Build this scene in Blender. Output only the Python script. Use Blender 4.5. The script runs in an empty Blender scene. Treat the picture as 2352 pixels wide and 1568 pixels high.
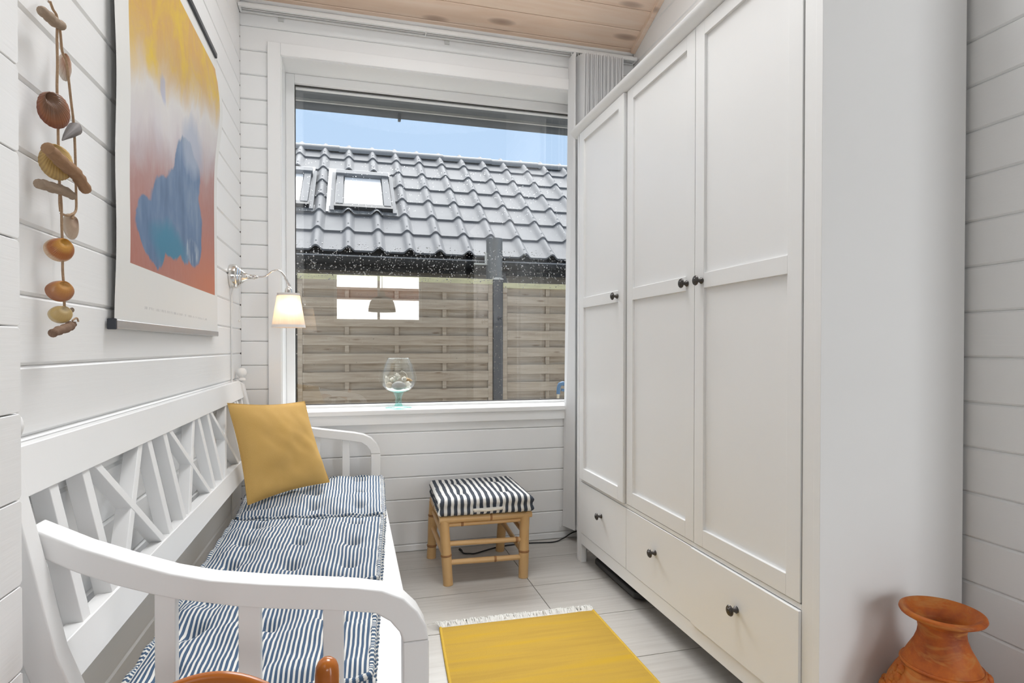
import bpy, math, random
from mathutils import Vector, Matrix, noise
R = random.Random(7)
SC = bpy.context.scene
COL = SC.collection
# ------------------------------------------------------------------ camera
F, CX, CY, HC = 1358.378, 1176.0, 811.14, 1.05
YAW, PIT, ROL = 0.262831, 0.0102687, 0.00082485
def cam_axes():
    cy, sy, cp, sp, cr, sr = math.cos(YAW), math.sin(YAW), math.cos(PIT), math.sin(PIT), math.cos(ROL), math.sin(ROL)
    base = Matrix(((1, 0, 0), (0, 0, -1), (0, 1, 0)))
    ry = Matrix(((cy, 0, -sy), (0, 1, 0), (sy, 0, cy)))
    rp = Matrix(((1, 0, 0), (0, cp, -sp), (0, sp, cp)))
    rr = Matrix(((cr, -sr, 0), (sr, cr, 0), (0, 0, 1)))
    return rr @ rp @ ry @ base
M = cam_axes()
C0 = Vector((0, 0, HC))
def ray(u, v): return M.transposed() @ Vector(((u - CX) / F, (v - CY) / F, 1))
def onx(x, u, v): d = ray(u, v); return C0 + d * (x / d.x)
def ony(y, u, v): d = ray(u, v); return C0 + d * (y / d.y)
def onz(z, u, v): d = ray(u, v); return C0 + d * ((z - HC) / d.z)
cd = bpy.data.cameras.new('camera'); cam = bpy.data.objects.new('camera', cd); COL.objects.link(cam)
cd.sensor_width = 36.0; cd.sensor_fit = 'HORIZONTAL'; cd.lens = F / 2352 * 36
cd.shift_y = (CY - 784) / 2352; cd.shift_x = 0; cd.clip_start = 0.02; cd.clip_end = 200
r, dn, fw = M[0], M[1], M[2]
cam.matrix_world = Matrix(((r[0], -dn[0], -fw[0], 0), (r[1], -dn[1], -fw[1], 0), (r[2], -dn[2], -fw[2], HC), (0, 0, 0, 1)))
SC.camera = cam
# ------------------------------------------------------------------ world, exposure, window daylight, added fill
SC.view_settings.view_transform = 'Standard'; SC.view_settings.look = 'None'
SC.view_settings.gamma = 1; SC.view_settings.use_curve_mapping = False
SC.view_settings.exposure = 0.42
W = bpy.data.worlds.new('sky'); SC.world = W; W.use_nodes = True
wt = W.node_tree; wt.nodes.clear()
wo = wt.nodes.new('ShaderNodeOutputWorld'); wb = wt.nodes.new('ShaderNodeBackground')
wg = wt.nodes.new('ShaderNodeTexCoord'); ws = wt.nodes.new('ShaderNodeSeparateXYZ'); wr = wt.nodes.new('ShaderNodeValToRGB')
wt.links.new(wg.outputs['Generated'], ws.inputs[0]); wt.links.new(ws.outputs['Z'], wr.inputs[0])
wr.color_ramp.elements[0].position = 0.22; wr.color_ramp.elements[0].color = (0.55, 0.73, 0.98, 1)
wr.color_ramp.elements[1].position = 0.40; wr.color_ramp.elements[1].color = (0.51, 0.70, 0.96, 1)
e = wr.color_ramp.elements.new(0.75); e.color = (0.80, 0.83, 0.88, 1)
wt.links.new(wr.outputs[0], wb.inputs[0]); wb.inputs[1].default_value = 0.80
wt.links.new(wb.outputs[0], wo.inputs[0])
def area(name, loc, rot, sx, sy, watts, col):
    l = bpy.data.lights.new(name, 'AREA'); l.shape = 'RECTANGLE'; l.size = sx; l.size_y = sy; l.energy = watts; l.color = col
    o = bpy.data.objects.new(name, l); COL.objects.link(o); o.location = loc; o.rotation_euler = rot; return o
PI = math.pi
# hazy sun veiled by cloud on the garden side: it comes in over the neighbouring roof, without hard shadows
sl_ = bpy.data.lights.new('veiled_sun', 'SUN'); sl_.energy = 8.0; sl_.angle = math.radians(62); sl_.color = (0.985, 0.99, 1.0)
so_ = bpy.data.objects.new('veiled_sun', sl_); COL.objects.link(so_); so_.location = (0, 8, 8)
so_.rotation_euler = Vector((-.10, -1.0, -1.22)).to_track_quat('-Z', 'Y').to_euler()
# daylight of garden door and rear window behind the camera; two added roof fills
area('garden_door_daylight', (2.05, -2.03, 1.12), (PI / 2, 0, 0), 0.62, 2.0, 22, (0.97, 0.985, 1.0))
area('rear_window_daylight', (0.47, -4.95, 2.0), (PI / 2, 0, 0), 2.6, 1.7, 110, (1.0, 0.99, 0.97))
area('living_roof_fill', (-1.42, -1.5, 3.22), (math.radians(9), 0, 0), 1.1, 1.7, 3, (1.0, 0.98, 0.96))  # added fill from above in the unseen living room
area('alcove_roof_fill', (0.42, 1.78, 2.708 + .365 * (3.058 - 1.78) + .05), (-math.atan(.365), 0, 0), 0.98, 1.0, 19, (0.965, 0.985, 1.0))  # fill light added out of view in the alcove slope
# ------------------------------------------------------------------ mesh helpers
class MB:
    def __init__(s): s.v = []; s.f = []; s.uv = []
    def add(s, vs, fs, uvs=None):
        b = len(s.v); s.v += [tuple(p) for p in vs]
        for k, f in enumerate(fs):
            s.f.append([b + i for i in f]); s.uv.append([uvs[i] for i in f] if uvs else None)
        return s
    def box(s, x0, x1, y0, y1, z0, z1):
        v = [(x, y, z) for z in (z0, z1) for y in (y0, y1) for x in (x0, x1)]
        return s.add(v, [(0, 2, 3, 1), (4, 5, 7, 6), (0, 1, 5, 4), (2, 6, 7, 3), (0, 4, 6, 2), (1, 3, 7, 5)])
    def prism(s, pts, axis, a0, a1):
        n = len(pts)
        def mk(p, a):
            return {'x': (a, p[0], p[1]), 'y': (p[0], a, p[1]), 'z': (p[0], p[1], a)}[axis]
        v = [mk(p, a0) for p in pts] + [mk(p, a1) for p in pts]
        f = [list(range(n))[::-1], [n + i for i in range(n)]] + [(i, (i + 1) % n, n + (i + 1) % n, n + i) for i in range(n)]
        return s.add(v, f)
    def bar(s, p, q, w, t, up=(0, 0, 1)):
        p, q = Vector(p), Vector(q); d = (q - p).normalized(); up = Vector(up)
        a = d.cross(up).normalized() * (w / 2); b = a.normalized().cross(d).normalized() * (t / 2)
        v = []
        for c in (p, q):
            v += [c - a - b, c + a - b, c + a + b, c - a + b]
        return s.add(v, [(0, 1, 2, 3), (7, 6, 5, 4), (0, 4, 5, 1), (1, 5, 6, 2), (2, 6, 7, 3), (3, 7, 4, 0)])
    def tube(s, pts, rad, n=10, caps=True):
        pts = [Vector(p) for p in pts]; m = len(pts)
        rs = [rad] * m if isinstance(rad, (int, float)) else list(rad)
        t0 = (pts[1] - pts[0]).normalized()
        nrm = t0.cross(Vector((0, 0, 1)))
        if nrm.length < 1e-3: nrm = t0.cross(Vector((1, 0, 0)))
        nrm.normalize(); v = []; uv = []; L = 0
        for i, p in enumerate(pts):
            t = ((pts[min(i + 1, m - 1)] - pts[max(i - 1, 0)])).normalized()
            nrm = (nrm - t * nrm.dot(t)).normalized(); bn = t.cross(nrm)
            if i: L += (pts[i] - pts[i - 1]).length
            for k in range(n):
                a = 2 * PI * k / n
                v.append(p + (nrm * math.cos(a) + bn * math.sin(a)) * rs[i]); uv.append((k / n, L))
        f = [(i * n + k, i * n + (k + 1) % n, (i + 1) * n + (k + 1) % n, (i + 1) * n + k) for i in range(m - 1) for k in range(n)]
        if caps: f += [list(range(n))[::-1], [(m - 1) * n + k for k in range(n)]]
        return s.add(v, f, uv)
    def lathe(s, prof, n=24, c=(0, 0, 0), axis='z', caps=True):
        v = []; uv = []
        for j, (rr, h) in enumerate(prof):
            for k in range(n):
                a = 2 * PI * k / n; p = (rr * math.cos(a), rr * math.sin(a), h)
                if axis == 'x': p = (h, rr * math.cos(a), rr * math.sin(a))
                elif axis == '-x': p = (-h, rr * math.sin(a), rr * math.cos(a))
                elif axis == 'y': p = (rr * math.sin(a), h, rr * math.cos(a))
                v.append((p[0] + c[0], p[1] + c[1], p[2] + c[2])); uv.append((k / n, j / (len(prof) - 1)))
        m = len(prof)
        f = [(i * n + k, i * n + (k + 1) % n, (i + 1) * n + (k + 1) % n, (i + 1) * n + k) for i in range(m - 1) for k in range(n)]
        if caps: f += [list(range(n))[::-1], [(m - 1) * n + k for k in range(n)]]
        return s.add(v, f, uv)
    def grid(s, fn, nu, nv, uvfn=None):
        v = []; uv = []
        for j in range(nv + 1):
            for i in range(nu + 1):
                a, b = i / nu, j / nv
                v.append(fn(a, b)); uv.append(uvfn(a, b) if uvfn else (a, b))
        f = [(j * (nu + 1) + i, j * (nu + 1) + i + 1, (j + 1) * (nu + 1) + i + 1, (j + 1) * (nu + 1) + i) for j in range(nv) for i in range(nu)]
        return s.add(v, f, uv)
    def mesh(s, name, smooth=None):
        me = bpy.data.meshes.new(name); me.from_pydata(s.v, [], s.f)
        if any(u is not None for u in s.uv):
            ul = me.uv_layers.new(name='UVMap'); i = 0
            for u, f in zip(s.uv, s.f):
                for k in range(len(f)):
                    ul.data[i].uv = u[k] if u else (0, 0); i += 1
        me.update()
        if smooth:
            me.polygons.foreach_set('use_smooth', [True] * len(me.polygons))
            try: me.set_sharp_from_angle(angle=math.radians(smooth))
            except Exception: pass
        return me
    def build(s, name, mat, parent=None, smooth=None, bevel=0, seg=2):
        return put(name, s.mesh(name, smooth), mat, parent, bevel=bevel, seg=seg)
def put(name, me, mat, parent=None, loc=(0, 0, 0), bevel=0, seg=2, rot=None):
    if not me.materials: me.materials.append(mat)
    o = bpy.data.objects.new(name, me); COL.objects.link(o); o.location = loc
    if rot: o.rotation_euler = rot
    if parent:
        o.parent = parent; o.matrix_parent_inverse = Matrix.Translation(-Vector(BASE.get(parent.name, (0, 0, 0))))
    if bevel:
        b = o.modifiers.new('Bevel', 'BEVEL'); b.width = bevel; b.segments = seg; b.limit_method = 'ANGLE'; b.angle_limit = math.radians(40)
        me.polygons.foreach_set('use_smooth', [True] * len(me.polygons)); b.harden_normals = True
    return o
BASE = {}
def tag(o, label, cat, group=None):
    o['label'] = label; o['category'] = cat
    if group: o['group'] = group
    return o
def thing(name, label, cat, loc=(0, 0, 0), group=None):
    o = bpy.data.objects.new(name, None); COL.objects.link(o); o.location = loc; o.empty_display_size = .05
    BASE[o.name] = tuple(loc); return tag(o, label, cat, group)
def struct(o): o['kind'] = 'structure'; return o
def stuff(o): o['kind'] = 'stuff'; return o
# ------------------------------------------------------------------ materials
class NT:
    def __init__(s, name):
        s.m = bpy.data.materials.new(name); s.m.use_nodes = True; s.t = s.m.node_tree; s.t.nodes.clear()
        s.out = s.n('ShaderNodeOutputMaterial')
    def n(s, typ, **kw):
        x = s.t.nodes.new(typ)
        for k, v in kw.items(): setattr(x, k, v)
        return x
    def set(s, sock, v):
        if isinstance(v, bpy.types.NodeSocket): s.t.links.new(v, sock)
        elif v is not None:
            if sock.type == 'RGBA' and len(v) == 3: v = (*v, 1)
            sock.default_value = v
    def math(s, op, a, b=None, c=None, clamp=False):
        x = s.n('ShaderNodeMath', operation=op, use_clamp=clamp)
        for i, q in enumerate((a, b, c)):
            if q is not None: s.set(x.inputs[i], q)
        return x.outputs[0]
    def mix(s, f, a, b, mode='MIX'):
        x = s.n('ShaderNodeMix', data_type='RGBA', blend_type=mode)
        s.set(x.inputs[0], f); s.set(x.inputs[6], a); s.set(x.inputs[7], b); return x.outputs[2]
    def ramp(s, f, stops, interp='LINEAR'):
        x = s.n('ShaderNodeValToRGB'); cr = x.color_ramp; cr.interpolation = interp
        while len(cr.elements) < len(stops): cr.elements.new(0.5)
        for e, (p, c) in zip(cr.elements, stops):
            e.position = p; e.color = (*c, 1) if hasattr(c, '__len__') else (c, c, c, 1)
        s.set(x.inputs[0], f); return x.outputs[0]
    def coord(s, kind='Object', scale=None, rnd=False):
        c = s.n('ShaderNodeTexCoord').outputs[kind]
        if rnd:
            oi = s.n('ShaderNodeObjectInfo'); va = s.n('ShaderNodeVectorMath', operation='MULTIPLY_ADD')
            cb = s.n('ShaderNodeCombineXYZ')
            for i in range(3): s.t.links.new(oi.outputs['Random'], cb.inputs[i])
            s.t.links.new(cb.outputs[0], va.inputs[0]); va.inputs[1].default_value = (13.1, 7.7, 5.3); s.t.links.new(c, va.inputs[2]); c = va.outputs[0]
        if scale:
            mp = s.n('ShaderNodeMapping'); s.t.links.new(c, mp.inputs[0]); mp.inputs['Scale'].default_value = scale; c = mp.outputs[0]
        return c
    def noise(s, vec, scale=5, detail=3, rough=.5, dist=0):
        x = s.n('ShaderNodeTexNoise'); s.set(x.inputs['Vector'], vec); x.inputs['Scale'].default_value = scale
        x.inputs['Detail'].default_value = detail; x.inputs['Roughness'].default_value = rough; x.inputs['Distortion'].default_value = dist
        return x.outputs['Fac']
    def bump(s, h, strength=.2, dist=.01, normal=None):
        x = s.n('ShaderNodeBump'); s.set(x.inputs['Height'], h); x.inputs['Strength'].default_value = strength; x.inputs['Distance'].default_value = dist
        if normal: s.set(x.inputs['Normal'], normal)
        return x.outputs[0]
    def bsdf(s, col, rough=.5, metal=0, normal=None, spec=.5, **kw):
        x = s.n('ShaderNodeBsdfPrincipled'); s.set(x.inputs['Base Color'], col); s.set(x.inputs['Roughness'], rough); s.set(x.inputs['Metallic'], metal)
        s.set(x.inputs['Specular IOR Level'], spec)
        if normal: s.set(x.inputs['Normal'], normal)
        for k, v in kw.items(): s.set(x.inputs[k], v)
        return x.outputs[0]
    def done(s, sh): s.t.links.new(sh, s.out.inputs[0]); return s.m
def plain(name, col, rough=.5, metal=0, spec=.5, var=0, scale=8, bump=0, stretch=None):
    k = NT(name); c = k.coord('Object', stretch); n = k.noise(c, scale, 4, .55)
    cc = k.mix(n, tuple(x * (1 - var) for x in col), tuple(min(1, x * (1 + var)) for x in col)) if var else col
    return k.done(k.bsdf(cc, rough, metal, k.bump(n, bump, .004) if bump else None, spec))
def painted(name, col, rough, grain, ax):
    k = NT(name); sc = [60, 60, 60]; sc[ax] = 2.0
    c = k.coord('Object', tuple(sc), rnd=True); n = k.noise(c, 1.2, 5, .6, .3); n2 = k.noise(k.coord('Object', None, True), 2.5, 2)
    cc = k.mix(n2, tuple(x * .965 for x in col), col)
    return k.done(k.bsdf(cc, rough, 0, k.bump(n, grain, .0016), .35))
WH = (.87, .87, .865)
m_wall_y = painted('white_painted_plank_y', WH, .42, .30, 1)
m_wall_x = painted('white_painted_plank_x', WH, .45, .22, 0)
m_trim = painted('white_painted_trim', (.88, .88, .875), .35, .08, 0)
m_gap = plain('dark_joint', (.16, .15, .14), .9); m_gap2 = plain('pale_joint', (.62, .62, .61), .8)
m_ward = painted('white_lacquer', (.855, .855, .85), .33, .03, 2)
m_bench = painted('white_bench_paint', (.86, .86, .855), .36, .10, 1)
m_plastic = plain('white_plastic', (.78, .78, .77), .4)
m_slot = plain('dark_slot', (.05, .045, .04), .6)
m_knob = plain('gunmetal', (.085, .078, .074), .34, .75, .5, .3, 60)
m_chrome = plain('polished_nickel', (.80, .78, .75), .16, 1)
m_black = plain('black_rubber', (.012, .012, .013), .5)
m_blackmat = plain('black_plastic', (.018, .018, .020), .45)
m_alu = plain('aluminium', (.50, .50, .51), .30, .9, .5, .1, 30, .05, (1, .2, 1))
m_rodblack = plain('dark_rod', (.05, .055, .065), .3, .6)
# ceiling pine
def pine():
    k = NT('whitewashed_pine'); c = k.coord('Object', (1.1, 14, 14), True)
    n = k.noise(c, 1.6, 5, .55, 1.2); fine = k.noise(k.coord('Object', (4, 160, 160), True), 1, 3)
    tone = k.noise(k.coord('Object', (.8, 2, 2), True), 1.1, 1)
    g = k.ramp(n, [(.25, (.76, .56, .40)), (.5, (.83, .66, .51)), (.75, (.87, .74, .61))])
    g = k.mix(k.math('MULTIPLY', fine, .30), g, (.70, .48, .33)); g = k.mix(k.math('MULTIPLY', tone, .4), g, (.80, .62, .54))
    vo = k.n('ShaderNodeTexVoronoi', feature='F1'); k.set(vo.inputs['Vector'], k.coord('Object', (2.6, 9, 9), True)); vo.inputs['Scale'].default_value = 1.0
    kn = k.ramp(vo.outputs['Distance'], [(.05, 1.0), (.13, .75), (.22, 0.0)])
    g = k.mix(k.math('MULTIPLY', kn, .75), g, (.30, .20, .15))
    return k.done(k.bsdf(g, .45, 0, k.bump(n, .1, .002), .4))
m_pine = pine()
def tilemat():
    k = NT('greige_floor_tile'); n = k.noise(k.coord('Object', (2, 40, 40), True), 1.5, 5, .6); n2 = k.noise(k.coord('Object', None, True), 3, 2)
    c = k.ramp(n, [(.25, (.45, .42, .385)), (.5, (.53, .505, .47)), (.8, (.60, .575, .54))]); c = k.mix(k.math('MULTIPLY', n2, .25), c, (.48, .45, .42))
    return k.done(k.bsdf(c, .38, 0, k.bump(n, .05, .001), .45))
m_tile = tilemat(); m_grout = plain('grey_grout', (.26, .25, .235), .9, 0, .2, .1, 40)
def stripes(name, dark, light, period, duty, rough=.85):
    k = NT(name); uv = k.n('ShaderNodeUVMap').outputs[0]; sx = k.n('ShaderNodeSeparateXYZ'); k.t.links.new(uv, sx.inputs[0])
    wob = k.noise(uv, 9, 2); x = k.math('ADD', sx.outputs[0], k.math('MULTIPLY', k.math('SUBTRACT', wob, .5), period * .5))
    f = k.math('FRACT', k.math('DIVIDE', x, period)); d = k.math('LESS_THAN', f, duty)
    wv = k.noise(k.coord('UV', (900, 900, 1)), 1, 2); fd = k.noise(uv, 6, 3)
    dk = k.mix(k.math('MULTIPLY', fd, .5), dark, tuple(min(1, q * 1.9 + .015) for q in dark))
    c = k.mix(d, light, dk); c = k.mix(k.math('MULTIPLY', wv, .18), c, (.30, .31, .33))
    return k.done(k.bsdf(c, rough, 0, k.bump(wv, .25, .0008), .2))
m_ticking = stripes('navy_ticking', (.030, .070, .135), (.76, .75, .71), .0125, .56)
m_bwstripe = stripes('black_white_canvas', (.022, .030, .045), (.78, .77, .74), .0288, .53)
def fabric(name, c1, c2, sc=700, bump=.5):
    k = NT(name); w = k.coord('UV', (sc, sc, 1)); wv = k.noise(w, 1, 3, .6); n = k.noise(k.coord('UV'), 5, 4); sp = k.noise(k.coord('UV', (sc * .3, sc * .3, 1)), 1, 2)
    c = k.mix(n, c1, c2); c = k.mix(k.math('MULTIPLY', wv, .45), c, tuple(q * .55 for q in c1)); c = k.mix(k.math('MULTIPLY', sp, .2), c, tuple(min(1, q * 1.3 + .05) for q in c2))
    return k.done(k.bsdf(c, .9, 0, k.bump(wv, bump, .0015), .15))
m_mustard = fabric('mustard_linen', (.62, .375, .100), (.74, .475, .17), 420, .6)
def rugmat():
    k = NT('yellow_wool'); uv = k.coord('UV'); w = k.noise(k.coord('UV', (420, 900, 1)), 1, 3, .6); b = k.noise(k.coord('UV', (1.2, 16, 1)), 1, 3, .6); b2 = k.noise(k.coord('UV', (3, 60, 1)), 1, 2)
    c = k.ramp(b, [(.32, (.56, .35, .065)), (.5, (.66, .42, .07)), (.62, (.70, .44, .045)), (.75, (.76, .47, .012))])
    c = k.mix(k.math('MULTIPLY', b2, .3), c, (.62, .41, .10)); c = k.mix(k.math('MULTIPLY', k.math('POWER', w, 2.), .55), c, (.34, .20, .05))
    return k.done(k.bsdf(c, .95, 0, k.bump(w, .7, .003), .1))
m_rug = rugmat(); m_rugedge = plain('yellow_wool_edge', (.66, .43, .07), .95, 0, .1, .25, 200, .3); m_fringe = plain('white_cotton', (.88, .87, .84), .95, 0, .1)
def bamboo():
    k = NT('bamboo'); c = k.coord('UV', (9, 3, 1)); n = k.noise(c, 3, 4); lo = k.noise(k.coord('Object'), 12, 3); fib = k.noise(k.coord('UV', (60, 2, 1)), 1, 3)
    g = k.mix(lo, (.54, .30, .105), (.66, .42, .19)); g = k.mix(k.math('MULTIPLY', fib, .45), g, (.70, .50, .27)); g = k.mix(k.ramp(n, [(.62, 0.), (.72, .6)]), g, (.36, .18, .06))
    return k.done(k.bsdf(g, .32, 0, None, .5))
m_bamboo = bamboo(); m_node = plain('bamboo_node', (.33, .16, .06), .5, 0, .4, .4, 60)
def varnish():
    k = NT('varnished_beech'); n = k.noise(k.coord('Object', (4, 40, 40)), 1, 4)
    return k.done(k.bsdf(k.mix(n, (.34, .085, .008), (.48, .145, .016)), .22, 0, None, .6))
m_varn = varnish()
def terracotta():
    k = NT('rubbed_terracotta'); n = k.noise(k.coord('Object'), 9, 5, .65); f = k.noise(k.coord('Object', (1, 1, 2.5)), 60, 4); g = k.noise(k.coord('Object', (1, 1, 3)), 14, 3, .6, 1.)
    c = k.ramp(n, [(.3, (.26, .045, .008)), (.5, (.54, .125, .010)), (.7, (.68, .22, .016))]); c = k.mix(k.ramp(g, [(.5, 0.), (.68, .65)]), c, (.62, .28, .07)); c = k.mix(k.math('MULTIPLY', f, .30), c, (.22, .06, .02))
    return k.done(k.bsdf(c, .55, 0, k.bump(f, .25, .002), .4))
m_terra = terracotta()
def glassmat(name, tint, f0=.06, edge=.5):
    k = NT(name); tr = k.n('ShaderNodeBsdfTransparent'); tr.inputs[0].default_value = (*tint, 1); gl = k.n('ShaderNodeBsdfGlossy'); gl.inputs['Roughness'].default_value = .0
    gl.inputs[0].default_value = (1, 1, 1, 1); lw = k.n('ShaderNodeLayerWeight'); lw.inputs[0].default_value = .5
    f = k.math('ADD', k.math('MULTIPLY', k.math('POWER', lw.outputs['Facing'], 4.0), edge), f0, clamp=True); mx = k.n('ShaderNodeMixShader'); k.set(mx.inputs[0], f); k.t.links.new(tr.outputs[0], mx.inputs[1]); k.t.links.new(gl.outputs[0], mx.inputs[2])
    return k.done(mx.outputs[0])
m_pane = glassmat('window_glass', (.99, .995, .992), .048, .4)
def realglass(name, col, ior=1.5, rough=0):
    k = NT(name); g = k.n('ShaderNodeBsdfGlass'); g.inputs[0].default_value = (*col, 1); g.inputs['Roughness'].default_value = rough; g.inputs['IOR'].default_value = ior
    return k.done(g.outputs[0])
m_drop = realglass('rain_water', (1, 1, 1), 1.33)
m_goblet = glassmat('goblet_glass', (.955, .975, .97), .05, .7); m_goblet_stem = glassmat('sea_green_glass', (.66, .88, .85), .08, .6)
m_foot = glassmat('sea_green_foot', (.70, .91, .88), .07, .6)
m_gloss = plain('anthracite_wet', (.018, .019, .022), .5, 0, .3)
def rooftile():
    k = NT('wet_slate_grey_tile'); n = k.noise(k.coord('Object', None, True), 7, 4); n2 = k.noise(k.coord('Object'), 60, 2)
    c = k.mix(n, (.20, .20, .205), (.265, .265, .27)); c = k.mix(k.math('MULTIPLY', n2, .25), c, (.16, .16, .165))
    return k.done(k.bsdf(c, .55, 0, None, .12))
m_tile_roof = rooftile(); m_ridge = plain('ridge_grey', (.20, .205, .21), .6, 0, .4, .15, 40, .2)
m_under = plain('dark_roof_felt', (.03, .03, .032), .9)  # dark underlay beneath the roof tiles
def fencewood():
    k = NT('weathered_fence'); c = k.coord('Object', (1.2, 18, 18), True); n = k.noise(c, 2, 5, .6, .6); lo = k.noise(k.coord('Object', None, True), 2.2, 3)
    g = k.ramp(n, [(.28, (.31, .225, .145)), (.5, (.44, .345, .245)), (.75, (.56, .475, .365))]); g = k.mix(k.math('MULTIPLY', lo, .35), g, (.40, .38, .345))
    vo = k.n('ShaderNodeTexVoronoi'); k.set(vo.inputs['Vector'], k.coord('Object', (2.4, 12, 12), True)); vo.inputs['Scale'].default_value = 1.2
    g = k.mix(k.ramp(vo.outputs['Distance'], [(.06, .8), (.14, 0.)]), g, (.20, .13, .08))
    return k.done(k.bsdf(g, .8, 0, k.bump(n, .2, .002), .2))
m_fence = fencewood(); m_fence_top = plain('mossy_rail', (.58, .54, .33), .85, 0, .2, .3, 6, .2, (1, 6, 6))
m_post = plain('charcoal_post', (.055, .057, .062), .6, 0, .4, .3, 50)
m_housewall = plain('taupe_render', (.40, .37, .33), .9, 0, .2, .1, 20)
m_skypane = plain('sky_reflection_white', (.86, .87, .88), .12, 0, .9)  # near-white base colour stands for bright sky reflected in the pane
m_flash = plain('lead_flashing', (.26, .265, .275), .5, .3, .4)
m_strip = plain('pale_grey_paint', (.52, .52, .49), .7); m_soffit = plain('dark_grey_soffit', (.12, .13, .14), .7, 0, .3, .2, 20)
m_bounce_ground = plain('pale_bounce_ground', (.56, .54, .50), .9, 0, .2, .15, 6, .2)  # ground lightened to bounce sun up to the window head and blind
m_blue = plain('blue_plastic', (.10, .20, .33), .45); m_pale = plain('pale_wood', (.62, .54, .40), .7)
m_string = plain('jute_string', (.40, .27, .17), .9, 0, .2, .35, 300, .4)
def blindfab():
    k = NT('blind_fabric'); d = k.n('ShaderNodeBsdfDiffuse'); d.inputs[0].default_value = (.88, .88, .88, 1); t = k.n('ShaderNodeBsdfTranslucent'); t.inputs[0].default_value = (.80, .80, .80, 1)
    mx = k.n('ShaderNodeMixShader'); mx.inputs[0].default_value = .18; k.t.links.new(d.outputs[0], mx.inputs[1]); k.t.links.new(t.outputs[0], mx.inputs[2]); return k.done(mx.outputs[0])
m_blind = blindfab()
def shademat():
    k = NT('pleated_shade'); uv = k.n('ShaderNodeUVMap').outputs[0]; sx = k.n('ShaderNodeSeparateXYZ'); k.t.links.new(uv, sx.inputs[0])
    n = k.noise(k.coord('UV', (70, 1.5, 1)), 1, 2); c = k.mix(n, (.80, .76, .72), (.88, .85, .81))
    d = k.n('ShaderNodeBsdfDiffuse'); k.set(d.inputs[0], c); t = k.n('ShaderNodeBsdfTranslucent'); k.set(t.inputs[0], k.mix(n, (.66, .56, .46), (.85, .78, .70)))
    mx = k.n('ShaderNodeMixShader'); mx.inputs[0].default_value = .5; k.t.links.new(d.outputs[0], mx.inputs[1]); k.t.links.new(t.outputs[0], mx.inputs[2]); return k.done(mx.outputs[0])
m_shade = shademat(); m_shadeband = plain('shade_band', (.82, .79, .77), .9, 0, .1)
def driftwood(name, a, b):
    k = NT(name); n = k.noise(k.coord('UV', (8, 30, 1)), 1, 4, .6); c = k.mix(n, a, b)
    return k.done(k.bsdf(c, .85, 0, k.bump(n, .5, .002), .2))
m_drift = driftwood('grey_driftwood', (.24, .17, .12), (.42, .33, .25)); m_drift2 = driftwood('brown_driftwood', (.22, .12, .065), (.40, .25, .15)); m_drift3 = driftwood('dark_driftwood', (.13, .075, .05), (.30, .20, .14))
def shellmat(name, stops, ribs, ribamt, gloss=.4):
    k = NT(name); uv = k.n('ShaderNodeUVMap').outputs[0]; sx = k.n('ShaderNodeSeparateXYZ'); k.t.links.new(uv, sx.inputs[0])
    n = k.noise(uv, 5, 3); v = k.math('ADD', sx.outputs[1], k.math('MULTIPLY', k.math('SUBTRACT', n, .5), .22))
    c = k.ramp(v, stops); rb = k.math('FRACT', k.math('MULTIPLY', sx.outputs[0], ribs)); tri = k.math('ABSOLUTE', k.math('SUBTRACT', rb, .5))
    gr = k.noise(k.coord('UV', (1, 26, 1)), 1, 2)
    c = k.mix(k.math('MULTIPLY', gr, .35), c, tuple(q * .55 for q in stops[1][1])); c = k.mix(k.math('MULTIPLY', tri, ribamt), c, (.16, .07, .04))
    return k.done(k.bsdf(c, gloss, 0, k.bump(tri, .5 * min(1, ribamt * 2), .002), .4))
m_sh_brown = shellmat('brown_cockle', [(0, (.22, .12, .07)), (.55, (.20, .10, .055)), (.85, (.32, .12, .05)), (1, (.22, .07, .04))], 34, .6)
m_sh_yellow = shellmat('ochre_cockle', [(0, (.62, .45, .20)), (.5, (.60, .39, .13)), (.85, (.66, .45, .17)), (1, (.55, .38, .16))], 30, .55)
m_sh_orange = shellmat('orange_banded_shell', [(0, (.70, .40, .08)), (.5, (.66, .32, .07)), (.72, (.40, .12, .035)), (.9, (.42, .15, .06)), (1, (.75, .60, .45))], 40, .25, .3)
m_sh_rust = shellmat('rust_shell', [(0, (.66, .40, .14)), (.5, (.58, .27, .08)), (.85, (.40, .17, .09)), (1, (.36, .16, .10))], 20, .05, .3)
m_sh_cream = shellmat('cream_shell', [(0, (.70, .60, .42)), (.5, (.60, .43, .19)), (.9, (.62, .44, .18)), (1, (.70, .58, .38))], 20, .05, .35)
m_sh_tan = shellmat('tan_shell', [(0, (.40, .27, .20)), (.5, (.50, .37, .27)), (.9, (.58, .46, .35)), (1, (.64, .56, .46))], 20, .05, .3)
m_sh_grey = shellmat('grey_whelk', [(0, (.16, .15, .15)), (.5, (.30, .28, .27)), (1, (.12, .11, .11))], 8, .3, .6)
m_sh_pink = shellmat('pink_shell', [(0, (.60, .36, .22)), (.5, (.56, .34, .24)), (.9, (.66, .55, .46)), (1, (.72, .68, .62))], 26, .2, .4)
m_pebble = plain('grey_pebble', (.36, .35, .33), .7, 0, .3, .15, 30); m_quartz = plain('white_shell_bits', (.74, .70, .62), .6, 0, .3, .2, 40); m_tanpeb = plain('tan_pebble', (.50, .42, .32), .7, 0, .3, .25, 30); m_amber = plain('amber_shell', (.50, .30, .12), .5, 0, .4, .4, 40)
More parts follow.
